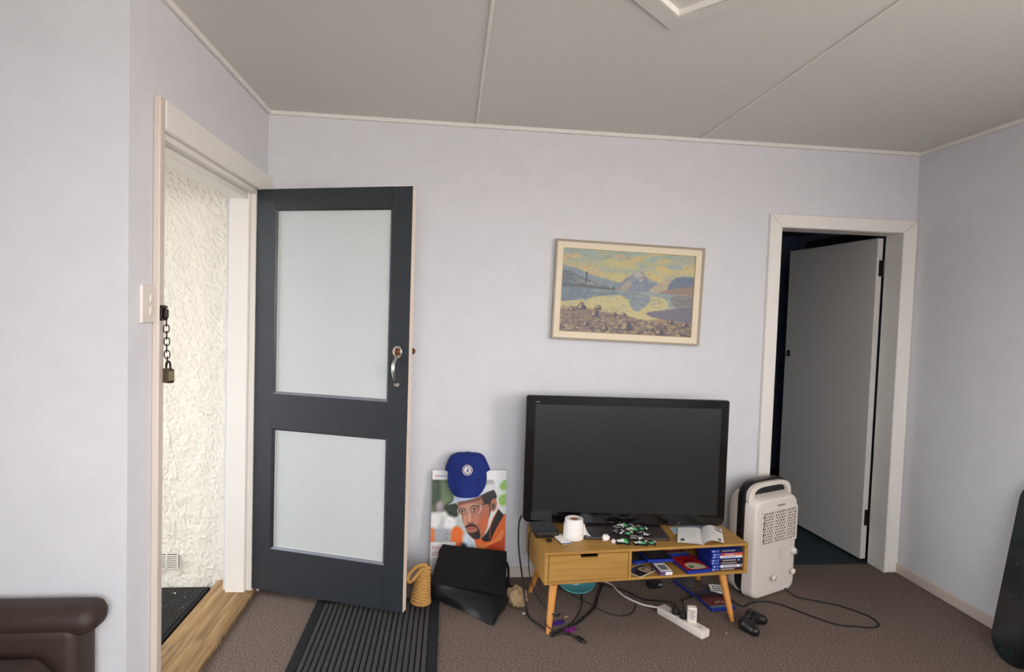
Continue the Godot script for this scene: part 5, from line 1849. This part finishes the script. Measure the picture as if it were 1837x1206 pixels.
# ---------------------------------------------------------------- dehumidifier
func build_dehumidifier() -> void:
	var t := thing("dehumidifier", "white dehumidifier with a black band and a honeycomb grille", "dehumidifier", Transform3D(Basis(Vector3.UP, 0.418), Vector3(2.525, 0, 0.322)))
	# local: x along its face, z out of its face, y up; the face is at z 0
	var w := 0.338
	var cx := 0.160
	var s := sh()
	# lower front shell, its upper deck sloping up to the handle
	var rings := []
	for q in [[0.0, 0.012, 0.506], [-0.004, 0.003, 0.513], [-0.014, 0.0, 0.518], [-0.066, -0.004, 0.530]]:
		var ring := PackedVector3Array()
		for p in rr(w - 2 * q[1], q[2] - 0.004 - q[1], 0.045, 0.0, Transform3D()): ring.append(Vector3(p.x + cx, p.y + (q[2] + 0.004 + q[1]) * 0.5, q[0]))
		rings.append(ring)
	loft(s, rings)
	part("front_shell", s, mats.white_plastic, t)
	# carrying handle: arch with a hand hole
	s = sh()
	var arch := PackedVector2Array()
	var outer := []
	for i in 25:
		var a := PI * i / 24.0
		outer.append(Vector2(cx + 0.171 * signf(cos(a)) * pow(absf(cos(a)), 0.5), 0.500 + 0.094 * pow(sin(a), 0.62)))
	var inner := []
	for i in 25:
		var a := PI * (24 - i) / 24.0
		inner.append(Vector2(cx + 0.004 + 0.140 * signf(cos(a)) * pow(absf(cos(a)), 0.5), 0.500 + 0.072 * pow(sin(a), 0.62)))
	for p in outer: arch.append(p)
	for p in inner: arch.append(p)
	extrude(s, arch, 0.022, Transform3D(Basis(), Vector3(0, 0, -0.066)), true)
	part("handle", s, mats.white_plastic, t)
	# black band
	s = sh()
	rings = []
	for q in [[-0.064, 0.004], [-0.068, 0.0], [-0.108, 0.0], [-0.112, 0.004]]:
		var ring := PackedVector3Array()
		for p in rr(0.352 - 2 * q[1], 0.600 - q[1], 0.085, 0.0, Transform3D(), 9): ring.append(Vector3(p.x + cx, p.y + 0.302, q[0]))
		rings.append(ring)
	loft(s, rings)
	var band := part("black_band", s, mats.black_plastic, t)
	s = sh()
	for i in 6: rslab(s, 0.018, 0.022, 0.004, 0.0012, 0.0, Transform3D(Basis(Vector3.RIGHT, -PI / 2), Vector3(cx - 0.075 + 0.03 * i, 0.6013, -0.088)))
	part("button", s, mat(c8(92, 84, 80), 0.4), band)
	# rear shell
	s = sh()
	rings = []
	for q in [[-0.111, 0.0, 0.545], [-0.160, 0.004, 0.535], [-0.172, 0.016, 0.520]]:
		var ring := PackedVector3Array()
		for p in rr(0.344 - 2 * q[1], q[2] - 0.004 - q[1], 0.06, 0.0, Transform3D(), 7): ring.append(Vector3(p.x + cx, p.y + (q[2] + 0.004 + q[1]) * 0.5, q[0]))
		rings.append(ring)
	loft(s, rings)
	part("rear_shell", s, mats.white_plastic, t)
	# honeycomb grille over a dark filter
	var gx0 := 0.046
	var gx1 := 0.318
	var gy0 := 0.286
	var gy1 := 0.452
	s = sh()
	bx(s, gx0, gx1, gy0, gy1, 0.0002, 0.0012)
	part("filter", s, mat(c8(74, 56, 48), 0.8), t)
	s = sh()
	var pitch := 0.0205
	var rows := 11
	var dy := (gy1 - gy0) / rows
	for j in rows:
		var n := 13
		for i in n:
			var c := Vector2(gx0 + pitch * (0.5 + i + (0.5 if j % 2 else 0.0)), gy0 + dy * (j + 0.5))
			if c.x > gx1 - 0.006: continue
			var o := PackedVector3Array()
			var q := PackedVector3Array()
			var o2 := PackedVector3Array()
			var q2 := PackedVector3Array()
			for k in 6:
				var a := TAU * (k + 0.5) / 6.0
				var e := Vector2(cos(a) * pitch * 0.578, sin(a) * dy * 0.667)
				var f := Vector2(cos(a) * pitch * 0.40, sin(a) * dy * 0.44)
				if (i + 1) % 4 == 0 and false: f *= 0.5
				o.append(Vector3(c.x + e.x, c.y + e.y, 0.0055))
				q.append(Vector3(c.x + f.x, c.y + f.y, 0.0055))
				q2.append(Vector3(c.x + f.x, c.y + f.y, 0.0012))
			var v := PackedVector3Array()
			for k in 6:
				var m := (k + 1) % 6
				quadv(v, o[k], q[k], q[m], o[m])
				quadv(v, q[k], q2[k], q2[m], q[m])
			put(s, v, PackedVector2Array(), false, false)
	for x in [gx0 + 0.085, gx0 + 0.185]: bx(s, x, x + 0.006, gy0, gy1, 0.0012, 0.0058)
	part("honeycomb_grille", s, mats.white_plastic, t)
	for q in [[gx0 - 0.012, gx1 + 0.008, gy1, gy1 + 0.010], [gx0 - 0.012, gx1 + 0.008, gy0 - 0.010, gy0], [gx0 - 0.012, gx0, gy0, gy1], [gx1 - 0.004, gx1 + 0.008, gy0, gy1]]:
		s = sh()
		bx(s, q[0], q[1], q[2], q[3], 0.0, 0.0062, 0.0025)
		part("grille_rim", s, mats.white_plastic, t)
	s = sh()
	rslab(s, 0.06, 0.008, 0.003, 0.0015, 0.0006, Transform3D(Basis(), Vector3(cx + 0.03, 0.478, 0.0)))
	part("release_catch", s, mats.grey_print, t)
	# two cord winding knobs and the drain outlet
	for q in [[0.133, 0.105, 0.017, 0.022], [0.291, 0.109, 0.017, 0.022]]:
		s = sh()
		lathe(s, [Vector2(0.009, 0.0), Vector2(0.009, 0.012), Vector2(0.016, 0.014), Vector2(q[2], 0.017), Vector2(q[2] * 0.85, q[3] + 0.002), Vector2(0.0, q[3] + 0.005)], 20, Transform3D(Basis(Vector3.RIGHT, PI / 2), Vector3(q[0], q[1], 0)))
		part("knob", s, mats.white_plastic, t)
	s = sh()
	lathe(s, [Vector2(0.019, 0.0), Vector2(0.019, 0.01), Vector2(0.014, 0.014), Vector2(0.012, 0.022), Vector2(0.0, 0.022)], 20, Transform3D(Basis(Vector3.RIGHT, PI / 2), Vector3(0.306, 0.214, 0)))
	var dn := part("drain_outlet", s, mats.white_plastic, t)
	s = sh()
	lathe(s, [Vector2(0.005, 0.02), Vector2(0.005, 0.0235), Vector2(0.0, 0.0235)], 14, Transform3D(Basis(Vector3.RIGHT, PI / 2), Vector3(0.309, 0.216, 0)))
	box(s, Vector3(0.314, 0.193, 0.016), Vector3(0.022, 0.006, 0.012), 0.002)
	part("drain_plug", s, mats.black_rubber, dn)
	s = sh()
	for i in 7: box(s, Vector3(0.198 + 0.003 * (i % 2), 0.240 - 0.0085 * i, 0.0004), Vector3(0.030 - 0.007 * (i % 3), 0.0013, 0.0006))
	for i in 5: box(s, Vector3(0.232, 0.238 - 0.011 * i, 0.0004), Vector3(0.012, 0.0013, 0.0006))
	tag(part("rating_label", s, mat(c8(168, 160, 158), 0.6), t), "grey printed rating lines")
	# its black power cord, looped over the carpet to the power strip
	var inv := t.transform.affine_inverse()
	var pts := []
	for p in [Vector3(2.756, 0.018, 0.222), Vector3(2.785, 0.004, 0.285), Vector3(2.86, 0.0042, 0.333), Vector3(2.941, 0.0042, 0.377), Vector3(3.000, 0.0042, 0.44), Vector3(3.035, 0.0042, 0.500), Vector3(3.025, 0.0042, 0.570), Vector3(2.97, 0.0042, 0.592), Vector3(2.90, 0.0042, 0.580), Vector3(2.816, 0.0042, 0.557), Vector3(2.732, 0.0042, 0.467), Vector3(2.640, 0.0042, 0.352), Vector3(2.560, 0.0042, 0.328), Vector3(2.499, 0.0042, 0.343), Vector3(2.440, 0.0042, 0.372), Vector3(2.390, 0.020, 0.320), Vector3(2.330, 0.026, 0.265), Vector3(2.25, 0.018, 0.275), Vector3(2.170, 0.022, 0.320), Vector3(2.105, 0.062, 0.415), Vector3(2.080, 0.094, 0.486), Vector3(2.0715, 0.0725, 0.521)]: pts.append(inv * p)
	s = sh()
	tube(s, curve(pts, 0.01), 0.0040, 8)
	var cord := part("power_cord", s, mats.black_rubber, t)
	s = sh()
	var px := inv * Transform3D(Basis(Vector3.UP, -1.04), Vector3(2.0705, 0.0355, 0.5245))
	lathe(s, [Vector2(0.0, 0.0), Vector2(0.0185, 0.0), Vector2(0.019, 0.008), Vector2(0.016, 0.022), Vector2(0.008, 0.036), Vector2(0.005, 0.04), Vector2(0, 0.04)], 18, px)
	var plug := part("plug", s, mats.black_rubber, cord.get_parent())
	tag(plug, "black plug at the end of its cord")

func build_power_strip() -> void:
	var xf := Transform3D(Basis(Vector3.UP, -1.0826), Vector3(2.068, 0, 0.521))   # x along the strip, towards the viewer
	var t := thing("power_strip", "white four socket power strip on the carpet in front of the TV cabinet", "power strip", xf)
	var s := sh()
	rslab(s, 0.268, 0.056, 0.006, 0.034, 0.004, Transform3D(Basis(Vector3.RIGHT, -PI / 2), Vector3(0, 0.0008, 0)))
	part("body", s, mats.white_plastic, t)
	for k in 4:
		s = sh()
		var x := -0.062 + 0.047 * k
		rslab(s, 0.042, 0.044, 0.004, 0.0012, 0.0004, Transform3D(Basis(Vector3.RIGHT, -PI / 2), Vector3(x + 0.02, 0.0346, 0)))
		var so := part("socket", s, mats.white_plastic, t)
		if k == 3:
			s = sh()
			for q in [[-0.006, 0.5], [0.006, -0.5]]: box(s, Vector3(x + 0.02 + q[0], 0.0361, 0.004), Vector3(0.002, 0.0006, 0.009), 0, Basis(Vector3.UP, q[1]))
			box(s, Vector3(x + 0.02, 0.0361, -0.009), Vector3(0.002, 0.0006, 0.009))
			part("pin_slots", s, mats.black_rubber, so)
	var inv := xf.affine_inverse()
	var pts := []
	for p in [Vector3(1.80, 0.006, 0.075), Vector3(1.835, 0.0055, 0.12), Vector3(1.862, 0.0055, 0.233), Vector3(1.895, 0.0055, 0.292), Vector3(1.937, 0.0055, 0.338), Vector3(1.972, 0.012, 0.372), Vector3(2.000, 0.018, 0.396), Vector3(2.0065, 0.018, 0.404)]: pts.append(inv * p)
	s = sh()
	tube(s, curve(pts, 0.01), 0.0048, 8)
	tag(part("cord", s, mats.white_plastic, t), "white cord")
	# second black plug and its own cord
	var tp := thing("appliance_cord", "black plug in the power strip's far socket, its cord running under the cabinet", "power cord", Transform3D(Basis(Vector3.UP, -1.04), Vector3(2.0492, 0.0355, 0.4857)))
	s = sh()
	lathe(s, [Vector2(0.0, 0.0), Vector2(0.019, 0.0), Vector2(0.0195, 0.008), Vector2(0.0165, 0.022), Vector2(0.008, 0.034), Vector2(0.0, 0.036)], 18)
	part("plug", s, mats.black_rubber, tp)
	inv = tp.transform.affine_inverse()
	pts = []
	for p in [Vector3(2.049, 0.068, 0.484), Vector3(2.038, 0.070, 0.450), Vector3(2.00, 0.040, 0.37), Vector3(1.95, 0.010, 0.29), Vector3(1.90, 0.0045, 0.20), Vector3(1.80, 0.0045, 0.12), Vector3(1.74, 0.0045, 0.06)]: pts.append(inv * p)
	s = sh()
	tube(s, curve(pts, 0.01), 0.0042, 8)
	part("cord", s, mats.black_rubber, tp)
	# white adapter standing in the third socket
	var ad := thing("power_adapter", "upright white power adapter with grey print in the power strip", "adapter", Transform3D(Basis(Vector3.UP, -0.25), Vector3(2.0925, 0.0358, 0.566)))
	s = sh()
	box(s, Vector3(0, 0.037, 0), Vector3(0.042, 0.074, 0.030), 0.004)
	part("case", s, mats.white_plastic, ad)
	s = sh()
	for i in 6: box(s, Vector3(-0.002 + 0.003 * (i % 2), 0.060 - 0.0075 * i, 0.0152), Vector3(0.028 - 0.005 * (i % 3), 0.003, 0.0006))
	for i in 5: box(s, Vector3(0.0212, 0.058 - 0.009 * i, 0.0), Vector3(0.0006, 0.005, 0.014 - 0.003 * (i % 2)))
	part("small_print", s, mats.grey_print, ad)

# ---------------------------------------------------------------- on the carpet
func build_floor_things() -> void:
	var s: SurfaceTool
	# thick black lead with a video plug, from behind the television down to the carpet
	var c := thing("video_cable", "thick black cable ending in a video plug on the carpet by the cabinet leg", "cable")
	s = sh()
	tube(s, curve([Vector3(1.335, 0.40, 0.17), Vector3(1.318, 0.36, 0.20), Vector3(1.318, 0.25, 0.235), Vector3(1.332, 0.12, 0.335), Vector3(1.344, 0.03, 0.374), Vector3(1.349, 0.005, 0.412), Vector3(1.364, 0.005, 0.462), Vector3(1.400, 0.005, 0.520), Vector3(1.44, 0.005, 0.583), Vector3(1.485, 0.005, 0.580), Vector3(1.517, 0.006, 0.592), Vector3(1.540, 0.009, 0.616)], 0.01), 0.0045, 8)
	part("lead", s, mats.black_rubber, c)
	s = sh()
	box(s, Vector3(1.5535, 0.0092, 0.6365), Vector3(0.021, 0.013, 0.042), 0.003, Basis(Vector3.UP, 0.52))
	var pl := part("plug", s, mats.black_plastic, c)
	s = sh()
	box(s, Vector3(1.5670, 0.0092, 0.6600), Vector3(0.014, 0.0055, 0.013), 0.0006, Basis(Vector3.UP, 0.52))
	part("plug_tip", s, mats.steel, pl)
	s = sh()
	tube(s, curve([Vector3(1.43, 0.0058, 0.602), Vector3(1.475, 0.006, 0.556), Vector3(1.52, 0.006, 0.530), Vector3(1.567, 0.006, 0.500), Vector3(1.63, 0.006, 0.43), Vector3(1.690, 0.006, 0.350), Vector3(1.735, 0.006, 0.24), Vector3(1.79, 0.006, 0.12)], 0.01), 0.0058, 8)
	tag(part("mains_cable", s, mats.black_rubber), "thick black cable running from the cabinet leg back under the cabinet", "cable")
	s = sh()
	tube(s, curve([Vector3(1.372, 0.384, 0.335), Vector3(1.360, 0.378, 0.335), Vector3(1.3535, 0.355, 0.335), Vector3(1.356, 0.27, 0.325), Vector3(1.362, 0.17, 0.33), Vector3(1.385, 0.10, 0.39), Vector3(1.415, 0.085, 0.49), Vector3(1.452, 0.082, 0.575), Vector3(1.4785, 0.078, 0.545), Vector3(1.462, 0.05, 0.51), Vector3(1.42, 0.046, 0.525), Vector3(1.412, 0.04, 0.572), Vector3(1.45, 0.022, 0.588), Vector3(1.50, 0.006, 0.545), Vector3(1.56, 0.004, 0.47), Vector3(1.62, 0.004, 0.36), Vector3(1.66, 0.004, 0.2)], 0.008), 0.0026, 7)
	tag(part("thin_cable", s, mats.black_rubber), "thin black cable from the box device wound round the front cabinet leg", "cable")
	s = sh()
	tube(s, curve([Vector3(1.60, 0.003, 0.22), Vector3(1.66, 0.003, 0.30), Vector3(1.73, 0.003, 0.40), Vector3(1.79, 0.003, 0.435), Vector3(1.85, 0.003, 0.42), Vector3(1.90, 0.003, 0.34), Vector3(1.905, 0.003, 0.22)], 0.01), 0.0022, 6)
	tag(part("thin_cable", s, mats.black_rubber), "thin dark cable looped on the carpet under the drawer", "cable")
	# turquoise lid with a white printed shape
	var d := thing("turquoise_lid", "round turquoise lid with a black and white print under the TV cabinet", "lid", Transform3D(Basis(Vector3.RIGHT, 0.26).scaled(Vector3.ONE * 0.74), Vector3(1.640, 0.032, 0.135)))
	s = sh()
	lathe(s, [Vector2(0, 0.0), Vector2(0.118, 0.0), Vector2(0.132, 0.006), Vector2(0.137, 0.018), Vector2(0.134, 0.019), Vector2(0.128, 0.010), Vector2(0, 0.008)], 40)
	part("rim", s, mat(c8(92, 176, 182), 0.4), d)
	var im := Image.create(128, 128, false, Image.FORMAT_RGB8)
	im.fill(c8(92, 176, 182))
	blob(im, [Vector2(14, 60), Vector2(40, 20), Vector2(90, 24), Vector2(112, 60), Vector2(80, 96), Vector2(40, 104)], c8(220, 222, 222))
	blob(im, [Vector2(24, 62), Vector2(44, 32), Vector2(84, 34), Vector2(100, 60), Vector2(76, 84), Vector2(44, 92)], c8(50, 52, 58))
	for i in 5: stroke(im, [Vector2(32 + i * 14, 40), Vector2(40 + i * 10, 80)], 4, c8(214, 216, 218))
	s = sh()
	panel(s, Vector3(-0.075, 0.0088, -0.075), Vector3(0.075, 0.0088, -0.075), Vector3(0.075, 0.0088, 0.075), Vector3(-0.075, 0.0088, 0.075))
	part("print", s, picture_mat(im, 0.4), d)
	# purple sweet wrappers
	var q := [[Vector3(1.478, 0.0075, 0.495), 0.45, c8(78, 44, 140), "dark purple wrapper on the carpet by the front cabinet leg"], [Vector3(1.528, 0.005, 0.548), 0.55, c8(142, 48, 142), "bright magenta wrapper strip beside the dark purple wrapper"]]
	for i in 2:
		s = sh()
		var l := 0.085 if i == 0 else 0.07
		grid(s, 14, 5, func(u: float, v: float) -> Vector3: return Vector3((u - 0.5) * l, 0.004 * sin(u * 9.0 + v * 3.0 + i) * sin(v * 4.0) + 0.003, (v - 0.5) * 0.032))
		var o := part("wrapper", s, mat(q[i][2], 0.3, 0.2))
		o.transform = Transform3D(Basis(Vector3.UP, q[i][1]), q[i][0] - Vector3(0, 0.003, 0))
		tag(o, q[i][3], "wrapper")
	# game case on the floor behind the right leg
	mats.case_blue_2 = mats.case_blue
	game_case("blue game case with a red cover on the carpet behind the front right cabinet leg", at(Vector3(2.318, 0.0006, 0.322), 0.13), picture_mat(game_front(2), 0.3))
	game_case("dark game case half hidden under the cabinet behind the blue one", at(Vector3(2.275, 0.0006, 0.16), 0.25), picture_mat(game_front(1), 0.3))
	s = sh()
	var im3 := Image.create(96, 64, false, Image.FORMAT_RGB8)
	im3.fill(c8(226, 224, 220))
	for y in 3:
		for x in 4: im3.fill_rect(Rect2i(16 + x * 19, 12 + y * 16, 12, 9), c8(36, 36, 40))
	box(s, Vector3.ZERO, Vector3(0.078, 0.004, 0.07), 0.0008)
	var pc := part("printed_card", s, mats.white_paper)
	pc.transform = Transform3D(Basis(Vector3.UP, -0.2) * Basis(Vector3.RIGHT, 0.18), Vector3(2.378, 0.024, 0.228))
	tag(pc, "white card with black spots beside the game case under the cabinet", "card")
	s = sh()
	panel(s, Vector3(-0.037, 0.0024, -0.033), Vector3(0.037, 0.0024, -0.033), Vector3(0.037, 0.0024, 0.033), Vector3(-0.037, 0.0024, 0.033))
	part("print", s, picture_mat(im3, 0.6), pc)
	# game controller
	var g := thing("game_controller", "black game controller lying on the carpet right of the cabinet leg", "game controller", Transform3D(Basis(Vector3.UP, 0.80), Vector3(2.385, 0.0, 0.560)))
	s = sh()
	field(s, [[Vector3(-0.042, 0.032, -0.008), Vector3(0.042, 0.032, -0.008), 0.029, 0.029], [Vector3(-0.046, 0.030, -0.006), Vector3(-0.066, 0.024, 0.036), 0.029, 0.023], [Vector3(0.046, 0.030, -0.006), Vector3(0.068, 0.024, 0.034), 0.029, 0.023]], 0.0045, 0.02)
	part("body", s, mats.black_plastic, g)
	for x in [-0.022, 0.026]:
		s = sh()
		lathe(s, [Vector2(0.006, 0.0), Vector2(0.006, 0.010), Vector2(0.011, 0.012), Vector2(0.0115, 0.016), Vector2(0.0, 0.0145)], 16, Transform3D(Basis(), Vector3(x, 0.053, 0.008)))
		part("thumbstick", s, mats.black_rubber, g)
	for k in 4:
		s = sh()
		lathe(s, [Vector2(0.0055, 0.0), Vector2(0.0055, 0.004), Vector2(0, 0.0045)], 12, Transform3D(Basis(), Vector3(0.054 + 0.011 * cos(k * PI / 2), 0.056, -0.014 + 0.011 * sin(k * PI / 2))))
		part("button", s, mats.dark_print, g)
	s = sh()
	box(s, Vector3(-0.054, 0.0575, -0.014), Vector3(0.026, 0.006, 0.009), 0.002)
	box(s, Vector3(-0.054, 0.0575, -0.014), Vector3(0.009, 0.006, 0.026), 0.002)
	part("direction_pad", s, mats.dark_print, g)
	# little black adapter under the cabinet
	s = sh()
	box(s, Vector3(0, 0.017, 0), Vector3(0.075, 0.032, 0.045), 0.004)
	var ba := thing("black_adapter", "small black adapter block with a pale label under the open shelf", "adapter", at(Vector3(2.065, 0.0006, 0.150), 0.2))
	part("case", s, mats.black_plastic, ba)
	s = sh()
	box(s, Vector3(0.02, 0.022, 0.0226), Vector3(0.022, 0.012, 0.0008))
	part("label", s, mats.grey_print, ba)
	# bits
	for b in [[Vector3(1.331, 0.003, 0.395), "white paper bit on the carpet right of the black bag", c8(226, 222, 214), Vector3(0.016, 0.004, 0.008)], [Vector3(1.530, 0.003, 0.435), "small tan wood chip on the carpet behind the front cabinet leg", c8(206, 160, 110), Vector3(0.022, 0.004, 0.005)], [Vector3(2.245, 0.002, 0.605), "tiny pale crumb on the carpet right of the power strip", c8(206, 200, 190), Vector3(0.007, 0.003, 0.005)]]:
		s = sh()
		box(s, Vector3.ZERO, b[3], 0.001, Basis(Vector3.UP, 0.5))
		var o := part("paper_bit", s, mat(b[2], 0.8))
		o.position = b[0]
		tag(o, b[1], "scrap")

# surface of joined tapered capsules: [from, to, radius, radius]
func field(s: SurfaceTool, bones: Array, cell: float, blend: float) -> void:
	var lo := Vector3.ONE * 1e9
	var hi := -lo
	for b in bones:
		for k in 2:
			lo = lo.min(b[k] - Vector3.ONE * (b[2 + k] + blend + cell * 2))
			hi = hi.max(b[k] + Vector3.ONE * (b[2 + k] + blend + cell * 2))
	var n := Vector3i(((hi - lo) / cell).ceil()) + Vector3i.ONE
	var val := PackedFloat32Array()
	val.resize(n.x * n.y * n.z)
	for z in n.z:
		for y in n.y:
			for x in n.x:
				var p := lo + Vector3(x, y, z) * cell
				var acc := 0.0
				for b in bones:
					var ab: Vector3 = b[1] - b[0]
					var h := clampf((p - b[0]).dot(ab) / ab.length_squared(), 0, 1)
					var d: float = (p - b[0] - ab * h).length() - lerpf(b[2], b[3], h)
					acc += exp(-d / (blend * 0.35))
				val[x + n.x * (y + n.y * z)] = -log(maxf(acc, 1e-12)) * blend * 0.35
	var vert := {}
	var at_cell := func(c: Vector3i) -> Vector3:
		if vert.has(c): return vert[c]
		var sum := Vector3.ZERO
		var cnt := 0
		for e in 12:
			var ax := e / 4
			var o1 := e & 1
			var o2 := (e >> 1) & 1
			var a := Vector3i.ZERO
			a[(ax + 1) % 3] = o1
			a[(ax + 2) % 3] = o2
			var b := a
			b[ax] = 1
			var ia := c + a
			var ib := c + b
			var va := val[ia.x + n.x * (ia.y + n.y * ia.z)]
			var vb := val[ib.x + n.x * (ib.y + n.y * ib.z)]
			if (va < 0) != (vb < 0):
				sum += Vector3(a).lerp(Vector3(b), va / (va - vb))
				cnt += 1
		vert[c] = lo + (Vector3(c) + sum / maxi(cnt, 1)) * cell
		return vert[c]
	var v := PackedVector3Array()
	for z in range(1, n.z - 1):
		for y in range(1, n.y - 1):
			for x in range(1, n.x - 1):
				var c := Vector3i(x, y, z)
				var va := val[x + n.x * (y + n.y * z)]
				for ax in 3:
					var d := c
					d[ax] += 1
					var vb := val[d.x + n.x * (d.y + n.y * d.z)]
					if (va < 0) == (vb < 0): continue
					var u := Vector3i.ZERO
					var w := Vector3i.ZERO
					u[(ax + 1) % 3] = 1
					w[(ax + 2) % 3] = 1
					var q := [at_cell.call(c - u - w), at_cell.call(c - w), at_cell.call(c), at_cell.call(c - u)]
					if va < 0: q.reverse()
					quadv(v, q[0], q[1], q[2], q[3])
	put(s, v, PackedVector2Array(), true, true)

func build_board() -> void:
	# dark printed deck leaning on the right wall. local: x across, y along, z out of its face
	var up := Vector3(0.205, 0.965, -0.05).normalized()
	var nrm := Vector3(-0.965, 0.205, 0.03).normalized()
	var xa := up.cross(nrm).normalized()
	nrm = xa.cross(up).normalized()
	var t := thing("skateboard_deck", "dark glossy deck with rounded ends leaning against the right wall", "skateboard deck", Transform3D(Basis(xa, up, nrm), Vector3(3.370, 0.002, 0.905)))
	var w := 0.215
	var l := 0.80
	var rim := sh()
	var rings := []
	for q in [[-0.010, 0.003], [-0.007, 0.0], [-0.002, 0.0], [0.0, 0.0015]]:
		var ring := PackedVector3Array()
		for p in rr(w - 2 * q[1], l - 2 * q[1], w * 0.47, 0.0, Transform3D(), 12):
			var bend := 0.0 #0.05 * pow(maxf(0.0, absf(p.y) - 0.26) / 0.14, 2.0)
			ring.append(Vector3(p.x, p.y + l / 2, q[0] + bend))
		rings.append(ring)
	loft(rim, rings, true, false)
	part("ply_edge", rim, mat(c8(96, 84, 72), 0.5), t)
	var im := Image.create(128, 448, false, Image.FORMAT_RGB8)
	im.fill(c8(13, 14, 18))
	var r := RandomNumberGenerator.new()
	r.seed = 21
	for i in 26: disc(im, Vector2(r.randf() * 128, r.randf() * 448), r.randf_range(14, 46), [c8(18, 30, 32), c8(14, 18, 26), c8(28, 22, 19), c8(12, 12, 14), c8(19, 34, 32), c8(16, 15, 23)][r.randi() % 6], r.randf_range(10, 30), r.randf() * 3.0)
	soften(im, 12)
	for i in 60: disc(im, Vector2(r.randf() * 128, r.randf() * 448), r.randf_range(0.6, 1.6), c8(70, 84, 104))
	var s := sh()
	var o := rr(w - 0.003, l - 0.003, w * 0.47, 0.0003, Transform3D(), 12)
	var v := PackedVector3Array()
	var uv := PackedVector2Array()
	for i in o.size():
		for p in [Vector3(0, 0, 0.0003), o[(i + 1) % o.size()], o[i]]:
			v.append(p + Vector3(0, l / 2, 0))
			uv.append(Vector2(p.x / w + 0.5, 0.5 - p.y / l))
	put(s, v, uv, false, false)
	var pm := picture_mat(im, 0.16)
	tag(part("printed_face", s, pm, t), "dark starry printed face")

func build_armchair() -> void:
	var t := thing("armchair", "brown leather armchair coloured darker for lens hood shade, padded arm end at lower left", "armchair", Transform3D(Basis(), Vector3(-0.445, -0.0, 1.69)))
	var leather := mat(c8(52, 37, 30), 0.6)  # darker than the leather itself: lens hood shade put into the colour
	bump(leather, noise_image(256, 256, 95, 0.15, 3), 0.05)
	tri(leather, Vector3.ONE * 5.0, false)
	# local: faces +x; z across
	for z in [-0.33, 0.33]:
		var s := sh()
		rslab(s, 0.12, 0.46, 0.03, 0.80, 0.03, Transform3D(Basis(Vector3.UP, PI / 2), Vector3(-0.42, 0.30, z)), 6)
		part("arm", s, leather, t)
		s = sh()
		rslab(s, 0.115, 0.085, 0.042, 0.84, 0.035, Transform3D(Basis(Vector3.UP, PI / 2), Vector3(-0.42, 0.535, z)), 8)
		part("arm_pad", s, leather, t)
	var s := sh()
	box(s, Vector3(0.0, 0.25, 0), Vector3(0.74, 0.24, 0.53), 0.03)
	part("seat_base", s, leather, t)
	s = sh()
	box(s, Vector3(0.03, 0.42, 0), Vector3(0.68, 0.12, 0.53), 0.05)
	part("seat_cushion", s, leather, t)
	s = sh()
	box(s, Vector3(-0.43, 0.52, 0), Vector3(0.16, 0.74, 0.74), 0.06, Basis(Vector3.BACK, 0.12))
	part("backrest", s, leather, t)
	for x in [-0.36, 0.32]:
		for z in [-0.32, 0.32]:
			s = sh()
			lathe(s, [Vector2(0, 0), Vector2(0.02, 0), Vector2(0.028, 0.08), Vector2(0, 0.08)], 14, Transform3D(Basis(), Vector3(x, 0.001, z)))
			part("leg", s, mats.brown_wood, t)
